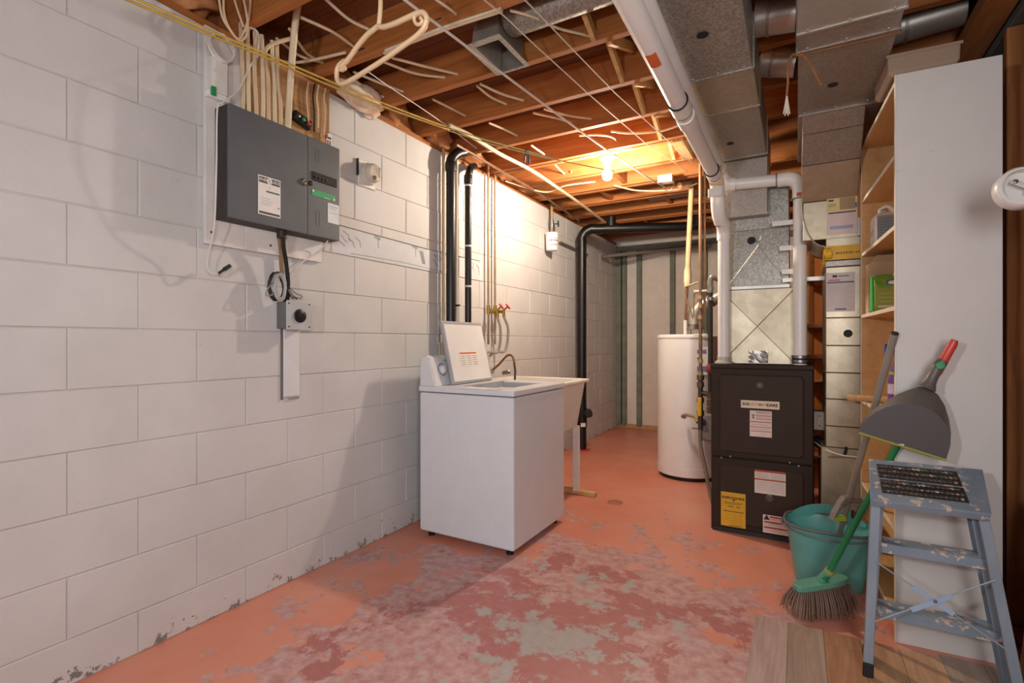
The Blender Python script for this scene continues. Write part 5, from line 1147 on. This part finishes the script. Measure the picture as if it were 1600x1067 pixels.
# ================================================================== FLOORING OFFCUT, WHITE FITTING, LEANING PANEL
lf = thing('laminate_flooring', 'sheet of greyish wood laminate planks lying on the floor below the ladder', 'flooring', (2.35, 1.3, 0))
tones = [wood('laminate_grey', '#8f7868', '#a38d7c', '#b7a392', 'y', .5, 1.4), wood('laminate_tan', '#a27a58', '#b9906c', '#c7a27e', 'y', .5, 1.4), wood('laminate_mauve', '#9d8379', '#b39a90', '#c2ada4', 'y', .5, 1.4), wood('laminate_brown', '#8d6246', '#a67a5b', '#b88e6d', 'y', .5, 1.4)]
r2 = random.Random(12); x = 1.914
i = 0
while x < 2.74:
    x1 = min(x+.118, 2.755); ye = 2.288 if x < 2.40 else 2.318; y = -1.2+r2.uniform(-.5, 0)
    while y < ye:
        y1 = min(y+r2.choice((.42, .6, .85)), ye)
        if ye-y1 < .08: y1 = ye
        if y1 > .2: B((x+.0006, y+.0006, .0005), (x1-.0006, y1-.0006, .006)).build('plank', tones[(i*3+r2.randrange(4)) % 4], lf)
        y = y1; i += 1
    x = x1
wf = thing('round_fitting', 'white round plastic fitting with a latch strip fixed right of the shelf panel', 'fitting', tuple(on(1590, 298, 'y', 2.02)))
c = on(1591, 297, 'y', 2.03); ax = V((.10, -.98, .10)).normalized()
MB().lathe([(.058, 0), (.060, .004), (.060, .040), (.055, .046), (.050, .046), (.048, .020), (0, .020)], c-ax*.01, ax, 30).build('housing', plain('#d9d5cf', .35, 0, .02), wf)
rr_ = ax.cross(V((0, 0, 1))).normalized(); ru = rr_.cross(ax).normalized(); e = c+ax*.034
MB().obox(e, (rr_*.8+ru*.5)*.036, (ru*.8-rr_*.5)*.0075, ax*.004).build('latch_strip', plain('#c9c4bd', .4), wf, .003, 2)
for s in (-1, 1): MB().lathe([(.006, 0), (.006, .004), (0, .006)], e+(rr_*.8+ru*.5)*.026*s+ax*.004, ax, 10).build('screw', M['steel'], wf)
MB().tube([c-ax*.008, c-ax*.01+V((.05, .02, -.01)), V((2.768, c.y+.04, c.z-.02))], .03, 14).build('spigot', plain('#cfcac3', .4), wf)
tag(MB().hexa([(2.69, 1.62, .006), (2.71, 1.62, .006), (2.71, 2.25, .006), (2.69, 2.25, .006), (2.745, 1.62, .52), (2.762, 1.62, .52), (2.762, 2.25, .62), (2.745, 2.25, .62)]).build('wood_panel_offcut', M['joist_dark'], None, .003), 'brown board leaning against the stud wall beside the ladder', 'board')
# ================================================================== CEILING CLUTTER
def hanger():
    L, R_ = on(532, 118, 'z', 2.0), on(664, 30, 'z', 2.0); mid = (L+R_)/2
    t = thing('clothes_hanger', 'cream plastic clothes hanger hanging from a line under the joists', 'hanger', tuple(mid))
    m_ = plain('#dcbd95', .45, 0, .04); nrm = (R_-L).cross(V((0, 0, 1))).normalized(); o = V((CAM_X, 0, CAM_H))
    def onp(px, py):                    # photo point on the hanger's own upright plane
        d = _FW+_RT*((px-800)/F_PX)+V((0, 0, -(py-533.5)/F_PX)); return o+d*((L-o).dot(nrm)/d.dot(nrm))
    def arm(pts, r, nm): return MB().tube(smooth([onp(*q) for q in pts], 6), r, 10).build(nm, m_, t)
    arm([(592, 40), (584, 46), (572, 56), (558, 73), (546, 90), (538, 99), (533, 105), (534, 109), (539, 106)], .0078, 'shoulder_arm')
    arm([(592, 41), (600, 42), (616, 37), (636, 28), (652, 21), (661, 20), (666, 26), (667, 33)], .0078, 'shoulder_arm')
    arm([(534, 98), (529, 103), (526, 113), (527, 125), (533, 131), (545, 127), (570, 112), (600, 93), (628, 73), (650, 57), (662, 44), (667, 31)], .0075, 'trouser_bar')
    arm([(650, 22), (647, 29), (650, 37), (656, 38), (660, 33), (657, 28)], .0050, 'strap_notch')
    arm([(541, 97), (538, 94), (534, 97), (535, 102)], .0050, 'strap_notch')
    arm([(591, 44), (593, 30), (594.5, 10), (595, -14), (598, -34), (607, -44), (617, -36)], .0068, 'hook')
    ap = onp(592, 40)
    return ap
ap = hanger()
# clotheslines
def line(name, pts, r, m_, label, g=None): return tag(MB().tube(pts, r, 6).build(name, m_), label, 'clothesline', g)
ROPE = plain('#d8cdc4', .6); YEL = plain('#c9a94e', .7, 0, .1)
def sag(a, b, s, n=10): return [a.lerp(b, k/n)-V((0, 0, s*4*(k/n)*(1-k/n))) for k in range(n+1)]
line('clothesline', sag(on(600, -25, 'z', 2.28), on(956, 240, 'z', 2.36), .006)+sag(on(962, 243, 'z', 2.36), on(1040, 293, 'z', 2.36), .01)[1:], .0055, ROPE, 'thick white clothesline slanting from the hanger past the bulb')
line('clothesline', [on(x, y, 'z', 2.385) for x, y in ((732, -25), (757, 0), (790, 27), (831, 66), (920, 147), (1010, 225), (1075, 268))], .0028, ROPE, 'thin white clothesline crossing below the register boot')
line('clothesline', [on(x, y, 'z', 2.39) for x, y in ((800, -25), (820, 0), (842, 22), (911, 94), (962, 146), (1022, 200), (1090, 262))], .0028, ROPE, 'thin white clothesline crossing below the round feed duct')
line('clothesline', sag(on(195, -10, 'x', .20), on(404, 79, 'x', .22), .004)+sag(on(404, 79, 'x', .22), on(702, 200, 'x', .25), .01)[1:], .0045, YEL, 'upper yellow rope running along the block wall top to the knot')
line('clothesline', sag(on(186, -6, 'x', .19), on(402, 84, 'x', .21), .004)+sag(on(402, 84, 'x', .21), on(630, 178, 'x', .24), .008)[1:]+[on(702, 203, 'x', .25)], .0045, plain('#bf9f48', .7, 0, .1), 'lower yellow rope running along the block wall top')
line('clothesline', [on(702, 200, 'x', .25), on(760, 219, 'x', .45), on(823, 236, 'x', .65), on(878, 252, 'x', .85)], .004, plain('#c7c07a', .7), 'pale yellow rope carrying the blue clothespin')
line('clothesline', [on(700, 204, 'x', .25), on(770, 226, 'x', .5), on(850, 246, 'x', .8), on(960, 268, 'x', 1.0)], .0035, plain('#c9b478', .7), 'thin yellow rope below the clothespin rope')
p = on(823, 236, 'x', .65); cp = thing('clothespin', 'small blue plastic clothespin clipped on the yellow rope', 'clothespin', tuple(p))
for s in (-1, 1): MB().beam(p+V((.004*s, .004*s, .012)), p+V((.012*s, .010*s, -.075)), .010, .006, (0, 1, 0)).build('jaw', plain('#24506a', .5), cp, .001)
MB().tube([p+V((-.012, -.01, -.025)), p+V((.012, .01, -.025))], .005, 8).build('spring', M['steel'], cp)
# thick cable strapped under the joists along the wall
wire('jacketed_cable', [on(702, 196, 'z', 2.405), on(735, 212, 'z', 2.40), on(780, 240, 'z', 2.40), on(830, 266, 'z', 2.40), on(872, 294, 'z', 2.40), on(912, 322, 'z', 2.40), on(950, 351, 'z', 2.40)], .013, plain('#d9c3a2', .6, 0, .1), 'thick cream cable fixed below the joists toward the far corner', 'cable')
wire('water_pipe', [on(713, 226, 'z', 2.40), on(745, 244, 'z', 2.40), on(786, 269, 'z', 2.40), on(842, 302, 'z', 2.40), on(905, 345, 'z', 2.40)], .0095, M['copper'], 'thin copper pipe under the joists near the black vent pipes', 'pipe')
wire('branch_cable', [on(736, 250, 'z', 2.41), on(742, 240, 'z', 2.44), on(752, 236, 'z', 2.46), on(770, 236, 'z', 2.47)], .009, M['cable'], 'cream cable curving up beside the copper pipe', 'cable')
# cables through the joists: photo points at a common height in the joist space
cabs = [([(470, 27), (520, 50), (553, 73)], 2.47, 'pale cable sagging left of the hanger hook'),
 ([(505, -5), (545, 30), (581, 48)], 2.48, 'pale cable sagging behind the hanger hook'),
 ([(612, 90), (665, 104), (715, 116)], 2.47, 'pale cable ending at a joist hole right of the hanger, upper one'),
 ([(600, 97), (650, 115), (702, 122)], 2.475, 'pale cable ending at a joist hole right of the hanger, lower one'),
 ([(552, 112), (600, 132), (640, 147)], 2.47, 'pale cable below the hanger bar'),
 ([(548, 122), (585, 145), (614, 158)], 2.475, 'short pale cable near the insulation tuft'),
 ([(750, 131), (785, 147), (818, 157)], 2.47, 'pale cable crossing beyond the register boot, upper one'),
 ([(745, 134), (768, 152), (799, 166)], 2.475, 'pale cable crossing beyond the register boot, lower one'),
 ([(676, 155), (706, 170), (735, 185)], 2.47, 'pale cable above the yellow rope'),
 ([(850, 170), (890, 181), (925, 186)], 2.47, 'pale cable beyond the second bright joist, upper one'),
 ([(833, 176), (870, 185), (898, 193)], 2.475, 'pale cable beyond the second bright joist, lower one'),
 ([(764, 192), (788, 202), (808, 212)], 2.47, 'pale cable beyond the second bright joist, left one'),
 ([(830, 227), (843, 236), (855, 244)], 2.47, 'short bright cable stub left of the bulb'),
 ([(867, 257), (880, 270), (890, 276), (893, 268)], 2.46, 'bright cable stub curling left below the bulb'),
 ([(600, 83), (690, 48), (785, 17)], 2.415, 'pale cable stapled along a joist edge above the hanger'),
 ([(602, 79), (690, 44), (783, 13)], 2.417, 'second pale cable stapled along the same joist edge'),
 ([(797, 16), (835, 27), (872, 44), (915, 55), (942, 65)], 2.45, 'pale cable swinging under the round feed duct'),
 ([(676, -5), (714, 25), (690, 35)], 2.45, 'bent pale cable above the register boot'),
 ([(955, 205), (985, 208), (1030, 205), (1060, 196)], 2.42, 'pale cable sagging toward the vent pipe above the bulb'),
 ([(790, 283), (850, 300), (885, 290), (930, 284)], 2.40, 'bright cable hooking left of the bulb under the joists'),
 ([(430, 95), (470, 97), (540, 82)], 2.44, 'dark-tinged cable behind the yellow ropes'),
 ([(432, 60), (470, 88), (505, 98)], 2.47, 'pale cable drooping behind the thick service cable'),
 ([(452, 45), (478, 82), (500, 96)], 2.48, 'pale cable dropping steeply behind the thick service cable'),
 ([(960, 290), (1000, 298), (1060, 296), (1090, 286)], 2.40, 'yellow-lit cable running right of the bulb to the vent pipe'),
 ([(905, 205), (945, 190), (985, 185)], 2.44, 'pale cable over the lit joist face')]
for pts, z, lab in cabs: wire('joist_cable', [on(x, y, 'z', z) for x, y in pts], .0065 if z != 2.45 else .0055, M['cable'] if len(lab) % 2 else M['cable2'], lab, 'cable')
wire('thin_wire', [on(x, y, 'z', 2.42) for x, y in ((575, 112), (615, 140), (660, 170), (700, 198), (745, 232))], .0025, M['whitecable'], 'thin white wire dropping across the joists to the black pipes', 'wire')
wire('hanging_loop', [on(x, y, 'z', 2.38) for x, y in ((1033, 282), (1038, 295), (1046, 298), (1052, 290), (1053, 282))], .003, M['offwhite'], 'small white wire loop hanging below the bright wood block', 'wire')
wire('black_cable', [on(x, y, 'z', 2.46) for x, y in ((560, 78), (600, 68), (640, 50), (690, 28))], .004, M['blackmatte'], 'thin black cable behind the hanger', 'cable')
# fluffy insulation on the wall top
nt = NT('glass_wool'); n = nt.noise(nt.coord(), 14, 5, .7); nt.set(nt.ramp(n, [(.3, lin('#a8673a')), (.6, lin('#cf9663')), (.75, lin('#e6c39c'))]), .95)
nt2 = NT('pale_glass_wool'); n = nt2.noise(nt2.coord(), 14, 5, .7); nt2.set(nt2.ramp(n, [(.3, lin('#d8b48c')), (.6, lin('#f0e0cc')), (.75, lin('#f7efe4'))]), .95)
def tuft(c, s, mat, label, seed, group=None):
    r2 = random.Random(seed); bm = bmesh.new(); bmesh.ops.create_icosphere(bm, subdivisions=3, radius=1)
    from mathutils import noise as mn
    for v in bm.verts:
        k = 1+.65*mn.noise(v.co*1.7+V((seed, 0, 0)))+.35*mn.noise(v.co*4.5+V((0, seed, 0))); v.co = V((v.co.x*s[0]*k, v.co.y*s[1]*k, v.co.z*s[2]*k))
    me = bpy.data.meshes.new('insulation_tuft'); bm.to_mesh(me); bm.free(); me.materials.append(mat)
    for p in me.polygons: p.use_smooth = True
    o = bpy.data.objects.new('insulation_tuft', me); COL.objects.link(o); o.location = c
    return tag(o, label, 'insulation', group, 'stuff')
tuft(on(566, 153, 'x', .05), (.045, .14, .06), nt2.m, 'pale pink insulation tuft on the wall top right of the wires', 3)
tuft(on(577, 170, 'x', .03), (.015, .07, .05), nt2.m, 'small insulation wisp hanging just below the pale tuft', 9)
labs = ['brown insulation in the joist bay above the round meter socket', 'brown insulation in the joist bay left of the black vent pipes', 'brown insulation in the joist bay above the black vent pipes', 'brown insulation in the joist bay right of the black vent pipes', 'brown insulation in the joist bay above the copper supply pipes', 'brown insulation in the far joist bay before the valve pipe']
for k, jy in enumerate((1.88, 2.29, 2.70, 3.11, 3.51, 3.92)): tuft((-.055, jy, 2.50), (.06, .14, .085), nt.m, labs[k], 20+k)
tuft((-.05, .66, 2.51), (.06, .14, .09), nt.m, 'brown insulation in the nearest joist bay above the panel board', 40); tuft((-.05, 1.07, 2.51), (.06, .14, .09), nt.m, 'brown insulation in the joist bay over the cream cables', 41)

p = on(1040, 281, 'z', 2.385); cbx = thing('ceiling_box', 'small pale junction box under the joists right of the bulb', 'junction box', (p.x, p.y, 2.36))
B((p.x-.055, p.y-.03, 2.365), (p.x+.055, p.y+.03, 2.418)).build('box', plain('#e3d6b8', .5), cbx, .003)
B((p.x-.058, p.y-.033, 2.360), (p.x+.058, p.y+.033, 2.3645)).build('cover', plain('#e8dfc8', .5), cbx, .002)
